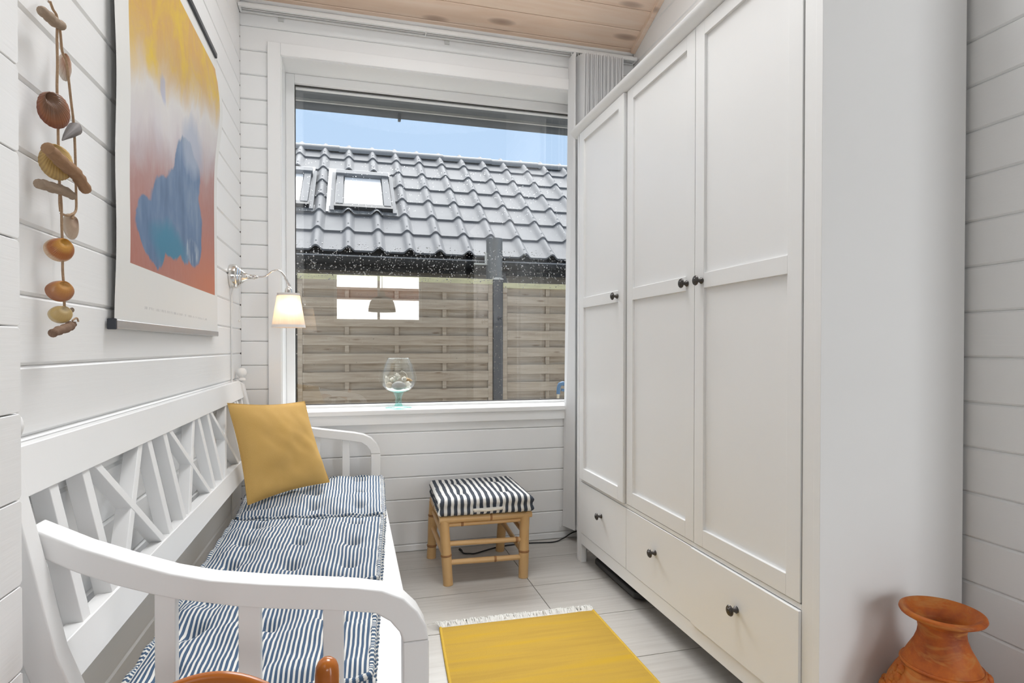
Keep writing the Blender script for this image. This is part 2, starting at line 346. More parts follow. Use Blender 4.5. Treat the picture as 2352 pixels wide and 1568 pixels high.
# ------------------------------------------------------------------ the room shell
YB, XL, XR = 3.058, -0.514, 1.53
ZC, SL = 2.708, 0.365                    # ceiling height at the window wall and its slope
def zc(y): return ZC + SL * (YB - y)
PITCH = 0.1155
def board_profile(t, h, c=.0055, gap=.0002): # (depth, z): front at 0, back at -t
    return [(-t, gap), (-c, gap), (0, c), (0, h - c), (-c, h - gap), (-t, h - gap)]
# left wall
bk = struct(MB().box(XL - .10, XL - .022, .92, YB + .2, -.02, 3.9).build('wall_left', m_gap2))
pl = MB().prism([(XL + a, b) for a, b in board_profile(.024, PITCH)], 'y', .937, YB - .0015).mesh('plank', 0)
z = .9037 - 8 * PITCH
pl0 = MB().prism([(XL + a, b) for a, b in board_profile(.024, z + PITCH)], 'y', .937, YB - .0015).mesh('plank_low')
k = 0
while z < 3.75:
    if z < 0: put('plank', pl0, m_wall_y, bk)
    else: put('plank', pl, m_wall_y, bk, (0, 0, z))
    z += PITCH
# right wall of the alcove, ending behind the wardrobe's near side
br = struct(MB().box(XR + .022, XR + .11, .62, YB + .2, -.02, 3.9).build('wall_right', m_gap2))
pr = MB().prism([(XR - a, b) for a, b in board_profile(.024, PITCH)][::-1], 'y', .6, YB - .0015).mesh('plank')
z = .9037 + .006 - 8 * PITCH
prl = MB().prism([(XR - a, b) for a, b in board_profile(.024, z + PITCH)][::-1], 'y', .6, YB - .0015).mesh('plank_low')
while z < 3.75:
    if z < 0: put('plank', prl, m_wall_y, br)
    else: put('plank', pr, m_wall_y, br, (0, 0, z))
    z += PITCH
MB().box(XR - .001, XR + .125, .585, .605, 0, 3.9).build('end_board', m_wall_y, br)
# window wall: opening x -.329..1.27, z .70..2.447
WX0, WX1, WZ0, WZ1 = -.329, 1.27, .706, 2.447
bw = MB()
bw.box(XL - .1, WX0 - .02, YB + .022, YB + .2, -.02, 2.75); bw.box(WX1 + .02, XR + .1, YB + .022, YB + .2, -.02, 2.75)
bw.box(WX0 - .02, WX1 + .02, YB + .022, YB + .2, -.02, WZ0 - .02); bw.box(WX0 - .02, WX1 + .02, YB + .022, YB + .2, WZ1 + .02, 2.75)
bw = struct(bw.build('wall_back', m_gap))
def bplank(x0, x1, z0, z1):
    MB().prism([(YB - a, b) for a, b in board_profile(.024, z1 - z0, .0055, .0006)], 'x', x0, x1).build('plank', m_wall_x, bw).location.z = z0
zz = .0375
MB().prism([(YB - a, b) for a, b in board_profile(.024, zz)], 'x', XL, XR).build('plank', m_wall_x, bw)
while zz < 2.72:
    z1 = min(zz + PITCH, 2.76)
    if z1 < WZ0 - .02: bplank(XL, XR, zz, z1)
    elif zz > WZ1 + .01: bplank(XL, XR, zz, z1)
    else:
        bplank(XL, WX0 - .01, zz, z1); bplank(WX1 + .01, XR, zz, z1)
        if zz < WZ0 - .03: bplank(WX0 - .01, WX1 + .01, zz, WZ0 - .02)
        if z1 > WZ1 + .05: bplank(WX0 - .01, WX1 + .01, WZ1 + .02, z1)
    zz += PITCH
# sloped ceiling of boards running along the window wall
ang = math.atan(SL); pw = .1205
RWX0, RWX1, RWY0, RWY1 = -.08, .92, 1.28, 2.28     # opening added in the alcove slope for the fill light
ce = MB()
def cslab(x0, x1, y0, y1): ce.prism([(y1, zc(y1) + .021), (y1, zc(y1) + .09), (y0, zc(y0) + .09), (y0, zc(y0) + .021)], 'x', x0, x1)
cslab(XL - .12, RWX0, .6, YB + .3); cslab(RWX1, XR + .12, .6, YB + .3); cslab(RWX0, RWX1, .6, RWY0); cslab(RWX0, RWX1, RWY1, YB + .3)
ce = struct(ce.build('ceiling', m_gap))
def cboard(x0, x1): return MB().prism([(0.0008, .02), (.0008, .004), (.0045, 0), (pw - .0045, 0), (pw - .0008, .004), (pw - .0008, .02)][::-1], 'x', x0, x1).mesh('ceiling_board')
cpm, cpl, cpr = cboard(XL - .001, XR + .001), cboard(XL - .001, RWX0), cboard(RWX1, XR + .001)
s0 = (YB - 3.037) / math.cos(ang) - pw
for i in range(22):
    s = s0 + i * pw; y = YB - s * math.cos(ang); zq = ZC + s * math.sin(ang)
    for cm in ((cpm,) if not (RWY0 < y - .05 < RWY1 + .03) else (cpl, cpr)):
        o = put('ceiling_board', cm, m_pine, ce, (0, y, zq)); o.rotation_euler = (PI - ang, 0, 0); o.scale = (1, 1, -1)
fr = MB()
for x0, x1, y0, y1 in ((RWX0 - .03, RWX0 + .02, RWY0, RWY1), (RWX1 - .02, RWX1 + .03, RWY0, RWY1), (RWX0 - .03, RWX1 + .03, RWY0 - .03, RWY0 + .02), (RWX0 - .03, RWX1 + .03, RWY1 - .02, RWY1 + .03)):
    fr.prism([(y1, zc(y1) - .008), (y1, zc(y1) + .10), (y0, zc(y0) + .10), (y0, zc(y0) - .008)], 'x', x0, x1)
struct(fr.build('window_4', m_trim))  # frame round the added roof opening
for nm, xx in (('trim_1', XR), ('trim_2', XL)):
    sg = -1 if xx > 0 else 1
    struct(MB().prism([(YB - .02, zc(YB - .02) - .024), (YB - .02, zc(YB - .02) + .002), (.7, zc(.7) + .002), (.7, zc(.7) - .024)], 'x', min(xx, xx + sg * .026), max(xx, xx + sg * .026)).build(nm, m_pine if xx > 0 else m_wall_y, bevel=.002))
# floor tiles
X0T, Y0T, TW, TL = .764, 2.8105, .331, .668
fl = struct(MB().box(-2.1, 3.5, -3.75, YB + .2, -.06, -.0035).build('floor', m_grout))
tm = MB().box(.0018, TL - .0018, .0018, TW - .0018, -.012, 0).mesh('floor_tile')
for i in range(-5, 5):
    for j in range(-20, 1):
        x, y = X0T + i * TL, Y0T + j * TW
        if x > 3.4 or x + TL < -2.0: continue
        put('floor_tile', tm, m_tile, fl, (x, y, 0))
# log wall of the partition whose ends show past the alcove's left wall
pt = struct(MB().box(-2.1, -.452, .80, .915, -.02, 3.9).build('wall_front', m_gap2))
lp = MB().prism([(.937, .005), (.937, PITCH - .005), (.932, PITCH - .0008), (.797, PITCH - .0008), (.792, PITCH - .005), (.792, .005), (.797, .0008), (.932, .0008)][::-1], 'x', -2.1, -.43).mesh('log')
z = .0375
MB().box(-2.1, -.43, .795, .92, 0, .0367).build('log', m_wall_y, pt)
while z < 3.7:
    put('log', lp, m_wall_y, pt, (0, 0, z), bevel=.0015); z += PITCH
# the living room behind the camera: plain shell, two lit openings and a roof gap added for fill
m_room = plain('dimmed_room_wall', (.48, .47, .45), .7)  # unseen walls darkened so they bounce less light into the wardrobe corner
def wallhole(name, plane, at, th, a0, a1, z0, z1, holes):
    mb = MB(); xs = sorted({a0, a1, *[h[0] for h in holes], *[h[1] for h in holes]}); zs = sorted({z0, z1, *[h[2] for h in holes], *[h[3] for h in holes]})
    for i in range(len(xs) - 1):
        for j in range(len(zs) - 1):
            cx, cz = (xs[i] + xs[i + 1]) / 2, (zs[j] + zs[j + 1]) / 2
            if any(h[0] < cx < h[1] and h[2] < cz < h[3] for h in holes): continue
            if plane == 'y': mb.box(xs[i], xs[i + 1], at, at + th, zs[j], zs[j + 1])
            else: mb.box(at, at + th, xs[i], xs[i + 1], zs[j], zs[j + 1])
    return struct(mb.build(name, m_room))
wallhole('wall_rear', 'y', -3.75, .1, -2.1, 1.62, -.02, 3.9, [(-.30, 1.14, 1.47, 2.29)])
wallhole('wall_garden', 'y', -2.15, .1, 1.62, 3.5, -.02, 3.9, [(1.73, 2.37, .10, 2.14)])
struct(MB().box(1.62, 1.72, -3.75, -2.05, -.02, 3.9).build('wall_return', m_room))
struct(MB().box(-2.2, -2.1, -3.75, .925, -.02, 3.9).build('wall_living_left', m_room))
struct(MB().box(3.5, 3.6, -2.15, .72, -.02, 3.9).build('wall_living_right', m_room))
struct(MB().box(XR + .1, 3.6, .62, .72, -.02, 3.9).build('wall_side', m_room))
cl = MB()
def slab(x0, x1, y0, y1): cl.prism([(y0, 3.62 + .36 * (min(y0, .6) - .6) * -0 - .30 * max(0, .6 - y0) * .55), (y0, 3.75 - .30 * max(0, .6 - y0) * .55), (y1, 3.75 - .30 * max(0, .6 - y1) * .55), (y1, 3.62 - .30 * max(0, .6 - y1) * .55)], 'x', x0, x1)
slab(-2.2, -2.0, -3.75, .93); slab(-.85, 3.6, -3.75, .93); slab(-2.0, -.85, -3.75, -2.4); slab(-2.0, -.85, -.6, .93)  # gap left at the added living room fill
struct(cl.build('ceiling_living', m_room))
for i, (x0, x1, y, z0, z1) in enumerate(((-.30, 1.14, -3.70, 1.47, 2.29), (1.73, 2.37, -2.10, .10, 2.14))):
    fr = MB(); w = .045
    fr.box(x0, x0 + w, y - .03, y + .03, z0, z1); fr.box(x1 - w, x1, y - .03, y + .03, z0, z1); fr.box(x0 + w, x1 - w, y - .03, y + .03, z0, z0 + w); fr.box(x0 + w, x1 - w, y - .03, y + .03, z1 - w, z1)
    fo = struct(fr.build('window_%d' % (i + 2), m_trim))
    if i == 0: MB().box(.40, .44, y - .025, y + .025, z0 + w, z1 - w).build('mullion', m_trim, fo)
# ------------------------------------------------------------------ window
WY = YB + .165
win = MB(); t = .042
win.box(WX0, WX0 + t, WY, WY + .07, WZ0 + .02, WZ1); win.box(WX1 - t, WX1, WY, WY + .07, WZ0 + .02, WZ1)
win.box(WX0 + t, WX1 - t, WY, WY + .07, WZ1 - .046, WZ1); win.box(WX0 + t, WX1 - t, WY, WY + .07, WZ0 + .02, .747)
win = struct(win.build('window_1', m_trim, bevel=.003))
gx0, gx1, gz0, gz1 = WX0 + t, WX1 - t, .747, WZ1 - .046
MB().box(gx0 - .005, gx1 + .005, WY + .030, WY + .034, gz0 - .005, gz1 + .005).build('pane', m_pane, win)
g = MB()
for a in ((gx0, gx0 + .004, gz0, gz1), (gx1 - .004, gx1, gz0, gz1), (gx0, gx1, gz1 - .004, gz1), (gx0, gx1, gz0, gz0 + .005)):
    g.box(a[0], a[1], WY + .022, WY + .030, a[2], a[3])
g.build('gasket', m_slot, win)
g = MB()
g.box(gx0, gx1, WY + .036, WY + .06, gz1 - .011, gz1 - .006)
g.build('glazing_bead', m_trim, win)
rv = MB()
rv.box(WX0 - .022, WX0, YB - .004, WY + .02, WZ0, WZ1 + .022); rv.box(WX1, WX1 + .022, YB - .004, WY + .02, WZ0, WZ1 + .022); rv.box(WX0, WX1, YB - .004, WY + .02, WZ1, WZ1 + .022)
rv.build('reveal', m_trim, win)
cw = .063
for nm, b in (('casing', (WX0 - cw, WX0 - .004, WZ0 - .046, WZ1 + cw)), ('casing', (WX1 + .004, WX1 + cw, WZ0 - .046, WZ1 + cw)), ('casing', (WX0 - .004, WX1 + .004, WZ1 + .004, WZ1 + cw))):
    MB().box(b[0], b[1], YB - .016, YB + .012, b[2], b[3]).build(nm, m_trim, win, bevel=.003)
MB().box(WX0 - .004, WX1 + .004, YB - .015, YB + .012, WZ0 - .046, WZ0 + .004).build('apron', m_trim, win, bevel=.002)
MB().box(WX0 - .004, WX1 + .004, YB - .024, WY + .02, .708, .733).build('window_sill', m_trim, win, bevel=.004)
# rain drops on the outside of the pane (nobody could count them)
dr = MB(); rr_ = random.Random(3)
for i in range(9000):
    x = rr_.uniform(gx0 + .005, 1.2); zt = rr_.random()
    zq = gz0 + .01 + (2.02 - gz0) * zt
    if rr_.random() < (.75 if zq > 1.62 else .45) and not (1.40 < zq < 1.60): continue
    rad = min(.0034, .00135 * math.exp(rr_.gauss(.10, .40))); yy = WY + .0342
    rad *= 1.3 if 1.40 < zq < 1.60 else (.62 if zq > 1.60 else 1)
    n = 6; vs = [(x + rad * math.cos(2 * PI * q / n), yy, zq + rad * 1.1 * math.sin(2 * PI * q / n)) for q in range(n)]
    vs += [(x + .62 * rad * math.cos(2 * PI * q / n), yy + rad * .45, zq + .62 * rad * math.sin(2 * PI * q / n)) for q in range(n)] + [(x, yy + rad * .62, zq)]
    dr.add(vs, [(q, (q + 1) % n, n + (q + 1) % n, n + q) for q in range(n)] + [(n + q, n + (q + 1) % n, 2 * n) for q in range(n)] + [tuple(range(n))[::-1]])
stuff(dr.build('raindrops', m_drop, win, smooth=60))
# ------------------------------------------------------------------ outside: eave of this house
ev = MB().box(-1.2, 2.6, YB + .2, 3.62, 2.487, 2.53)
ev = tag(thing('roof_overhang', 'dark grey soffit and gutter of the roof overhang above the window', 'eave', (.5, 3.5, 2.49)), 'dark grey soffit and gutter of the roof overhang above the window', 'eave')
MB().box(-1.2, 2.6, YB + .2, 3.62, 2.487, 2.53).build('soffit', m_soffit, ev)
MB().box(-1.2, 2.6, 3.62, 3.635, 2.472, 2.56).build('fascia_strip', m_strip, ev)
gp = [(3.645 + .05 - .05 * math.cos(PI * q / 10), 2.515 - .065 * math.sin(PI * q / 10)) for q in range(11)]
MB().prism(gp, 'x', -1.2, 2.6).build('gutter', m_soffit, ev, smooth=40)
for gx in (.277, 1.40): MB().box(gx - .008, gx + .008, 3.66, 3.70, 2.432, 2.47).build('gutter_bracket', m_soffit, ev)
struct(MB().box(-6, 9, 3.26, 16, -.16, -.10).build('ground_outside', m_bounce_ground))
# ------------------------------------------------------------------ outside: lamella fence
FY = 5.45
def panel(x0, x1, ztop, first_front, label):
    t_ = thing('slat_fence', label, 'fence', ((x0 + x1) / 2, FY, -.1), 'slatted fence panels behind the window')
    h = ztop + .1; st = .042
    MB().box(x0, x1, FY - .03, FY + .03, ztop - .048, ztop).build('top_rail', m_fence_top, t_, bevel=.004)
    MB().box(x0, x1, FY - .025, FY + .025, -.06, -.015).build('bottom_rail', m_fence, t_, bevel=.004)
    for a in (x0, x1 - st): MB().box(a, a + st, FY - .026, FY + .026, -.015, ztop - .048).build('stile', m_fence, t_, bevel=.003)
    sm = MB().box(x0 + st, x1 - st, -.0075, .0075, 0, .0895).mesh('slat')
    z_ = ztop - .048 - .0817; front = first_front; q = 0
    while z_ > -.02:
        put('slat', sm, m_fence, t_, (0, FY + (-.021 if front else .017), z_ + R.uniform(-.003, .003)), bevel=.003)
        front = not front; z_ -= .0816
    n = 4
    for i in range(1, n):
        xs = x0 + (x1 - x0) * i / n - .02
        MB().box(xs - .018, xs + .018, FY - .012, FY + .008, -.02, ztop - .048).build('stud', m_fence, t_)
pA, pB = ony(FY, 683, 640), ony(FY, 1131, 642)
panel(pA.x, pB.x - .003, pB.z, True, 'weathered slat fence panel with a mossy top rail ending at the charcoal post')
panel(ony(FY, 1153, 650).x + .002, 3.25, ony(FY, 1153, 650).z, False, 'weathered slat fence panel on the wardrobe side of the charcoal post')
panel(pA.x - 1.90, pA.x - .10, pB.z, True, 'weathered slat fence panel beyond the pale corner board')
ps = thing('fence_post', 'charcoal square fence post with a pale cap between two slat panels', 'fence post', ((pB.x + ony(FY, 1153, 650).x) / 2, FY, -.1))
pxm = (pB.x + ony(FY, 1153, 650).x) / 2
MB().box(pxm - .044, pxm + .044, FY - .045, FY + .045, -.1, 1.685).build('post', m_post, ps, bevel=.004)
MB().prism([(pxm - .05, 1.685), (pxm + .05, 1.685), (pxm + .05, 1.693), (pxm + .02, 1.705), (pxm - .03, 1.705), (pxm - .05, 1.693)], 'y', FY - .05, FY + .05).build('cap', m_strip, ps)
ps2 = thing('fence_post', 'charcoal square fence post at the pale corner board of the fence', 'fence post', (pA.x - .05, FY, -.1))
MB().box(pA.x - .094, pA.x - .006, FY - .045, FY + .045, -.1, 1.70).build('post', m_post, ps2, bevel=.004)
# blue tool grip
bt = thing('garden_tool', 'blue plastic tool grip on a pale wooden shaft beside the fence', 'garden tool', (1.63, 4.62, -.1))
MB().tube([(1.62, 4.62, -.1), (1.632, 4.6, .68)], .011, 10).build('shaft', m_pale, bt, smooth=40)
MB().tube([(1.632, 4.6, .665), (1.636, 4.6, .72), (1.645, 4.6, .745), (1.67, 4.6, .752), (1.71, 4.6, .745), (1.722, 4.6, .72), (1.71, 4.6, .69), (1.66, 4.6, .70)], [.015, .016, .017, .019, .018, .016, .014, .012], 10).build('grip', m_blue, bt, smooth=50)
# ------------------------------------------------------------------ outside: neighbouring house with a tiled roof
EY, EZ = 5.87, 1.955; TA = math.atan(.757); CW, CL = .2925, .397
hs = thing('neighbour_house', 'neighbouring house with a slate grey tiled roof behind the fence', 'house', (1, 7, -.1))
MB().box(-5, 7, 6.12, 9.8, -.1, 1.80).build('wall', m_housewall, hs)
nc = Vector((0, math.cos(TA), math.sin(TA))); nn = Vector((0, -math.sin(TA), math.cos(TA)))
def rp(x, s, h): p = Vector((x, EY, EZ)) + nc * s + nn * h; return p
RL = 2.70
dk = MB(); a, b = rp(0, .02, -.03), rp(0, RL, -.03); c_, d_ = rp(0, RL, -.08), rp(0, .02, -.08)
dk.prism([(q.y, q.z) for q in (a, b, c_, d_)], 'x', -2.6, 6.2); dk.prism([(b.y, b.z), (b.y + 2.2, b.z - 1.66), (b.y + 2.2, b.z - 1.75), (c_.y, c_.z)], 'x', -2.6, 6.2)
rf = dk.build('roof', m_under, hs)
# one tile: flat pan and a roll; object origin at its lower left corner
tl = MB(); prof = []
PN = 20
for q in range(PN + 1):
    x = CW * q / PN; ph = (q / PN - .78) / .22
    prof.append((x, .050 * (.5 + .5 * math.cos(ph * PI)) ** .8 if abs(ph) < 1 else 0))
def tileP(i, s, dz): x, h = prof[i]; p = nc * s + nn * (h + dz); return (x, p.y, p.z)
P1 = PN + 1
vs = [tileP(i, 0, .026) for i in range(P1)] + [tileP(i, CL + .04, .004) for i in range(P1)] + [tileP(i, 0, .006) for i in range(P1)]
tl.add(vs, [(i, i + 1, P1 + 1 + i, P1 + i) for i in range(PN)] + [(2 * P1 + i, 2 * P1 + 1 + i, i + 1, i) for i in range(PN)])
# nail dimple on the roll
nb = nc * .08 + nn * (.050 + .022)
tl.add([(CW * .78 + .009 * math.cos(q * PI / 3), nb.y + .009 * math.sin(q * PI / 3) * nc.y, nb.z + .009 * math.sin(q * PI / 3) * nc.z + .0) for q in range(6)] + [(CW * .78, nb.y, nb.z + .008)], [(q, (q + 1) % 6, 6) for q in range(6)])
tlm = tl.mesh('roof_tile', 35)
x0r = -.037 - .80 * CW
for j in range(7):
    for i in range(-4, 16):
        x = x0r + i * CW
        if 2 <= j <= 4 and i in (0, 1, -2, -3): continue
        p = rp(x, j * CL, 0)
        if j >= 5 or x < 3.9: put('roof_tile', tlm, m_tile_roof, rf, (p.x, p.y, p.z))
rm = MB(); N = 8
rm.prism([(-.13 * math.cos(PI * q / N), .105 * math.sin(PI * q / N) - .03) for q in range(N + 1)] + [(.11, -.03), (-.11, -.03)][:0], 'x', 0, .345); rmm = rm.mesh('ridge_tile', 40)
pk = rp(0, RL + .02, .02)
for i in range(-4, 16): put('ridge_tile', rmm, m_ridge, rf, (x0r + .1 + i * .335, pk.y + .02, pk.z - .035 + (.004 if i % 2 else 0)), rot=(0, math.radians(-.8), 0))
# gutter and eave board
gp = [(EY - .10 - .06 * math.cos(PI * q / 10), EZ - .055 - .085 * math.sin(PI * q / 10)) for q in range(11)]
gt = MB().prism(gp, 'x', -2.6, 6.2).build('gutter', m_gloss, hs, smooth=40)
MB().box(-2.6, 6.2, EY - .165, EY - .155, EZ - .062, EZ - .050).build('gutter_highlight', m_flash, gt)  # lighter strip paints the highlight along the gutter's edge
MB().box(-2.6, 6.2, EY - .03, EY + .02, EZ - .172, EZ - .03).build('eave_board', m_gloss, hs)
MB().box(-2.6, 6.2, EY - .02, 6.12, EZ - .168, EZ - .15).build('eave_soffit', m_housewall, hs)
# skylights
def skylight(x0, x1, xg):
    s0_, s1_ = 2 * CL + .0, 1.80
    def rb(name, mat, xa, xb, sa, sb, ha, hb, parent, bv=0):
        v = [rp(x, s, h) for h in (ha, hb) for s in (sa, sb) for x in (xa, xb)]
        return MB().add(v, [(0, 2, 3, 1), (4, 5, 7, 6), (0, 1, 5, 4), (2, 6, 7, 3), (0, 4, 6, 2), (1, 3, 7, 5)]).build(name, mat, parent)
    sk = rb('skylight', m_flash, xg, x1 + .02, s0_ + .02, s0_ + 3 * CL + .03, -.02, .034, hs)
    w = .085
    for xa, xb in ((x0 + .012, x0 + w), (x1 - w, x1 - .012)): rb('side_cover', m_tile_roof, xa, xb, s0_ + .13, s1_ - .07, .034, .085, sk)
    rb('top_cover', m_tile_roof, x0, x1, s1_ - .09, s1_ + .01, .034, .11, sk)
    rb('bottom_cover', m_gloss, x0 - .005, x1 + .005, s0_ + .07, s0_ + .15, .034, .080, sk)
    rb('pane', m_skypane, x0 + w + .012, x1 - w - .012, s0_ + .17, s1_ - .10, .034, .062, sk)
    for xa in (x0 - .045, x1 + .005): rb('side_flashing', m_tile_roof, xa, xa + .040, s0_ + .03, s1_ + .06, .034, .052, sk)
    ap = MB(); n = 40
    def apf(a, b_):
        x = x0 - .06 + (x1 - x0 + .12) * a; u = ((x - x0r) / CW) % 1; ph = (u - .78) / .22
        h = .050 * (.5 + .5 * math.cos(ph * PI)) ** .8 if abs(ph) < 1 else 0
        return rp(x, s0_ - .01 + .16 * b_, (h * (1 - .75 * b_)) + .036 + .003 * math.sin(a * 320))
    ap.grid(apf, 110, 3); ap.build('pleated_apron', m_ridge, sk)
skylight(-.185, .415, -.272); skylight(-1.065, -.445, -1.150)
# dark pipe and its brackets behind the fence post
fp = thing('flue_pipe', 'thick dark grey round pipe rising behind the fence post', 'pipe', (1.328, 5.60, -.1))
MB().lathe([(.079, -.1), (.079, 2.075), (.082, 2.08), (.082, 2.10), (.072, 2.10), (.072, 2.0)], 24, (1.328, 5.60, 0), caps=False).build('pipe', plain('grey_pipe', (.16, .165, .17), .4, .2, .5, .15, 10), fp, smooth=40)
MB().box(1.13, 1.255, 5.58, 5.62, 1.845, 1.859).box(1.238, 1.252, 5.58, 5.62, 1.859, 1.96).build('wall_bracket', m_strip, fp)
MB().prism([(1.405, 1.62), (1.44, 1.60), (1.455, 1.68), (1.435, 1.76), (1.405, 1.78)], 'y', 5.58, 5.64).build('clamp', m_post, fp)
# ------------------------------------------------------------------ wardrobe
XF, WYF, WYN, WXB = 1.0722, 2.742, 1.164, 1.515
wd = thing('wardrobe', 'tall white panelled wardrobe with three doors over three drawers', 'wardrobe', (1.29, 1.95, 0))
bd = MB()
def leg_side(y0, y1):
    bd.box(XF, WXB, y0, y1, .09, 2.09); bd.box(XF, XF + .045, y0, y1, 0, .09); bd.box(WXB - .045, WXB, y0, y1, 0, .09)
leg_side(WYN, WYN + .022); leg_side(WYF - .022, WYF)
bd.box(XF + .03, WXB, WYN + .022, WYF - .022, .12, .14); bd.box(XF + .02, WXB, WYN + .022, WYF - .022, 2.06, 2.09); bd.box(WXB - .01, WXB, WYN + .022, WYF - .022, .12, 2.06)
bd.box(XF + .002, XF + .03, WYN + .022, WYN + .060, 0, 2.09); bd.box(XF + .002, XF + .03, WYF - .052, WYF - .022, 0, 2.09)
bd.box(XF + .002, XF + .03, WYN + .060, WYF - .052, .092, .1455); bd.box(XF + .002, XF + .03, WYN + .060, WYF - .052, .398, .412)
bd.box(XF + .03, WXB - .02, 2.19, 2.205, .14, 2.06)
bd.box(XF + .021, XF + .03, WYN + .06, WYF - .052, .1455, .398)
bd.build('body', m_ward, wd, bevel=.0015)
MB().prism([(XF + .02, 2.083), (XF - .006, 2.086), (XF - .018, 2.096), (XF - .028, 2.106), (XF - .030, 2.121), (WXB + .002, 2.121), (WXB + .002, 2.083)], 'y', WYN - .022, WYF + .028).build('cornice', m_ward, wd, bevel=.0015)
def knob(parent, x, y, z_):
    pf = [(.0095, -.001), (.0105, .003), (.0075, .007), (.0050, .012), (.0055, .017), (.011, .0195), (.0155, .0215), (.0160, .0235), (.0140, .0262), (.0120, .0262), (.0112, .0282), (.0085, .0284), (.0075, .0302), (.002, .0312)]
    MB().lathe(pf, 22, (x, y, z_), '-x').build('knob', m_knob, parent, smooth=40)
def door(y0, y1, xf, kn, z0=.4145, z1=2.082):
    st, th, rc = .050, .021, .0095
    mb = MB(); xb = xf + th
    mb.box(xf, xb, y0, y0 + st, z0, z1); mb.box(xf, xb, y1 - st, y1, z0, z1)
    for a, b in ((z0, .470), (1.238, 1.286), (2.036, z1)): mb.box(xf, xb, y0 + st, y1 - st, a, b)
    d = mb.build('door', m_ward, wd, bevel=.0012)
    for a, b in ((.470, 1.238), (1.286, 2.036)): MB().box(xf + rc, xb - .002, y0 + st - .004, y1 - st + .004, a - .004, b + .004).build('panel', m_ward, d)
    knob(d, xf, *kn)
door(2.2075, 2.6885, XF - .010, (2.262, 1.262)); door(1.7045, 2.1945, XF, (1.747, 1.262)); door(1.2275, 1.7005, XF - .001, (1.660, 1.262))
for y0, y1, px_ in ((2.1985, 2.6885, .0), (1.7165, 2.1955, .0), (1.2255, 1.7135, -.006)):
    d = MB().box(XF + px_, XF + px_ + .019, y0, y1, .1475, .3955).build('drawer', m_ward, wd, bevel=.0015)
    knob(d, XF + px_, (y0 + y1) / 2 + .0, .295)
# flat black bar pushed under the wardrobe
bb = MB(); pts = [(1.105, 2.625), (1.16, 2.64), (1.26, 2.20), (1.215, 2.16), (1.11, 2.215), (1.10, 2.25)]
bb.prism([(1.118, 2.62), (1.13, 2.635), (1.20, 2.635), (1.20, 2.19), (1.15, 2.19), (1.118, 2.215)], 'z', .012, .040).box(1.13, 1.19, 2.26, 2.52, 0, .012)
tag(bb.build('black_tray', m_blackmat, bevel=.006), 'flat black tray lying on the floor tiles under the wardrobe', 'tray')
# ------------------------------------------------------------------ vertical blind with its head rail
vb = thing('vertical_blind', 'white vertical blind drawn into a stack beside the wardrobe under a long rail', 'blind', (1.27, 3.0, .07))
rz = 2.632
rpf = [(2.990, rz), (3.003, rz), (3.003, rz + .011), (3.016, rz + .011), (3.016, rz + .002), (3.022, rz + .002), (3.022, rz + .011), (3.035, rz + .011), (3.035, rz), (3.048, rz), (3.048, rz + .016), (2.990, rz + .016)]
hr = MB().prism(rpf, 'x', XL + .012, XR - .022).build('head_rail', m_plastic, vb)
for x0, x1 in ((XL + .003, XL + .012), (XR - .022, XR - .012), (.356, .361)): MB().box(x0, x1, 2.989, 3.049, rz - .0006, rz + .0166).build('rail_joint', m_plastic, hr)
for y0, y1 in ((3.0032, 3.0158), (3.0222, 3.0348)): MB().box(XL + .013, XR - .023, y0, y1, rz + .0095, rz + .0108).build('slot_shade', m_slot, hr)  # dark strips paint in the shade of the rail's slots
for u_, v_ in ((645, 42), (1027, 95)):
    p = ony(YB - .004, u_, v_); MB().box(p.x - .012, p.x + .012, YB - .006, YB - .001, p.z - .016, p.z + .014).build('wall_clip', plain('clear_clip', (.62, .62, .60), .3), vb)
for i in range(20):
    x = 1.137 + i * .0122; lean = -.028 if i < 3 else -.012
    yn, yf, zt, zb = 2.948 + R.uniform(-.004, .004), 3.048, 2.618, .068 + R.uniform(-.006, .006)
    tw = R.uniform(-.003, .003) + (.046 if i else .004)
    tb = tw + (.030 if i == 0 else 0)
    sl = MB().add([(x + lean + tb, yn, zb), (x + lean, yf, zb), (x, yf, zt), (x + tw, yn, zt), (x + lean + tb + .0008, yn, zb), (x + lean + .0008, yf, zb), (x + .0008, yf, zt), (x + tw + .0008, yn, zt)],
                  [(0, 1, 2, 3), (7, 6, 5, 4), (0, 4, 5, 1), (3, 2, 6, 7), (0, 3, 7, 4), (1, 5, 6, 2)]).build('slat', m_blind, vb)
    MB().tube([(x + .0005, 2.998, zt - .003), (x + .0005, 2.998, 2.631)], .0022, 6).build('hanger', m_plastic, sl)
for x, y in ((1.103, 3.05), (1.163, 2.945)):
    ch = MB()
    for q in range(14):
        a = PI * q / 13; ch.lathe([(.0002, -.0022), (.002, -.001), (.002, .001), (.0002, .0022)], 6, (x - .008 + .010 * math.cos(a) * .8, y - .004, .10 - .035 * math.sin(a)))
    ch.build('bead_chain', m_plastic, vb)
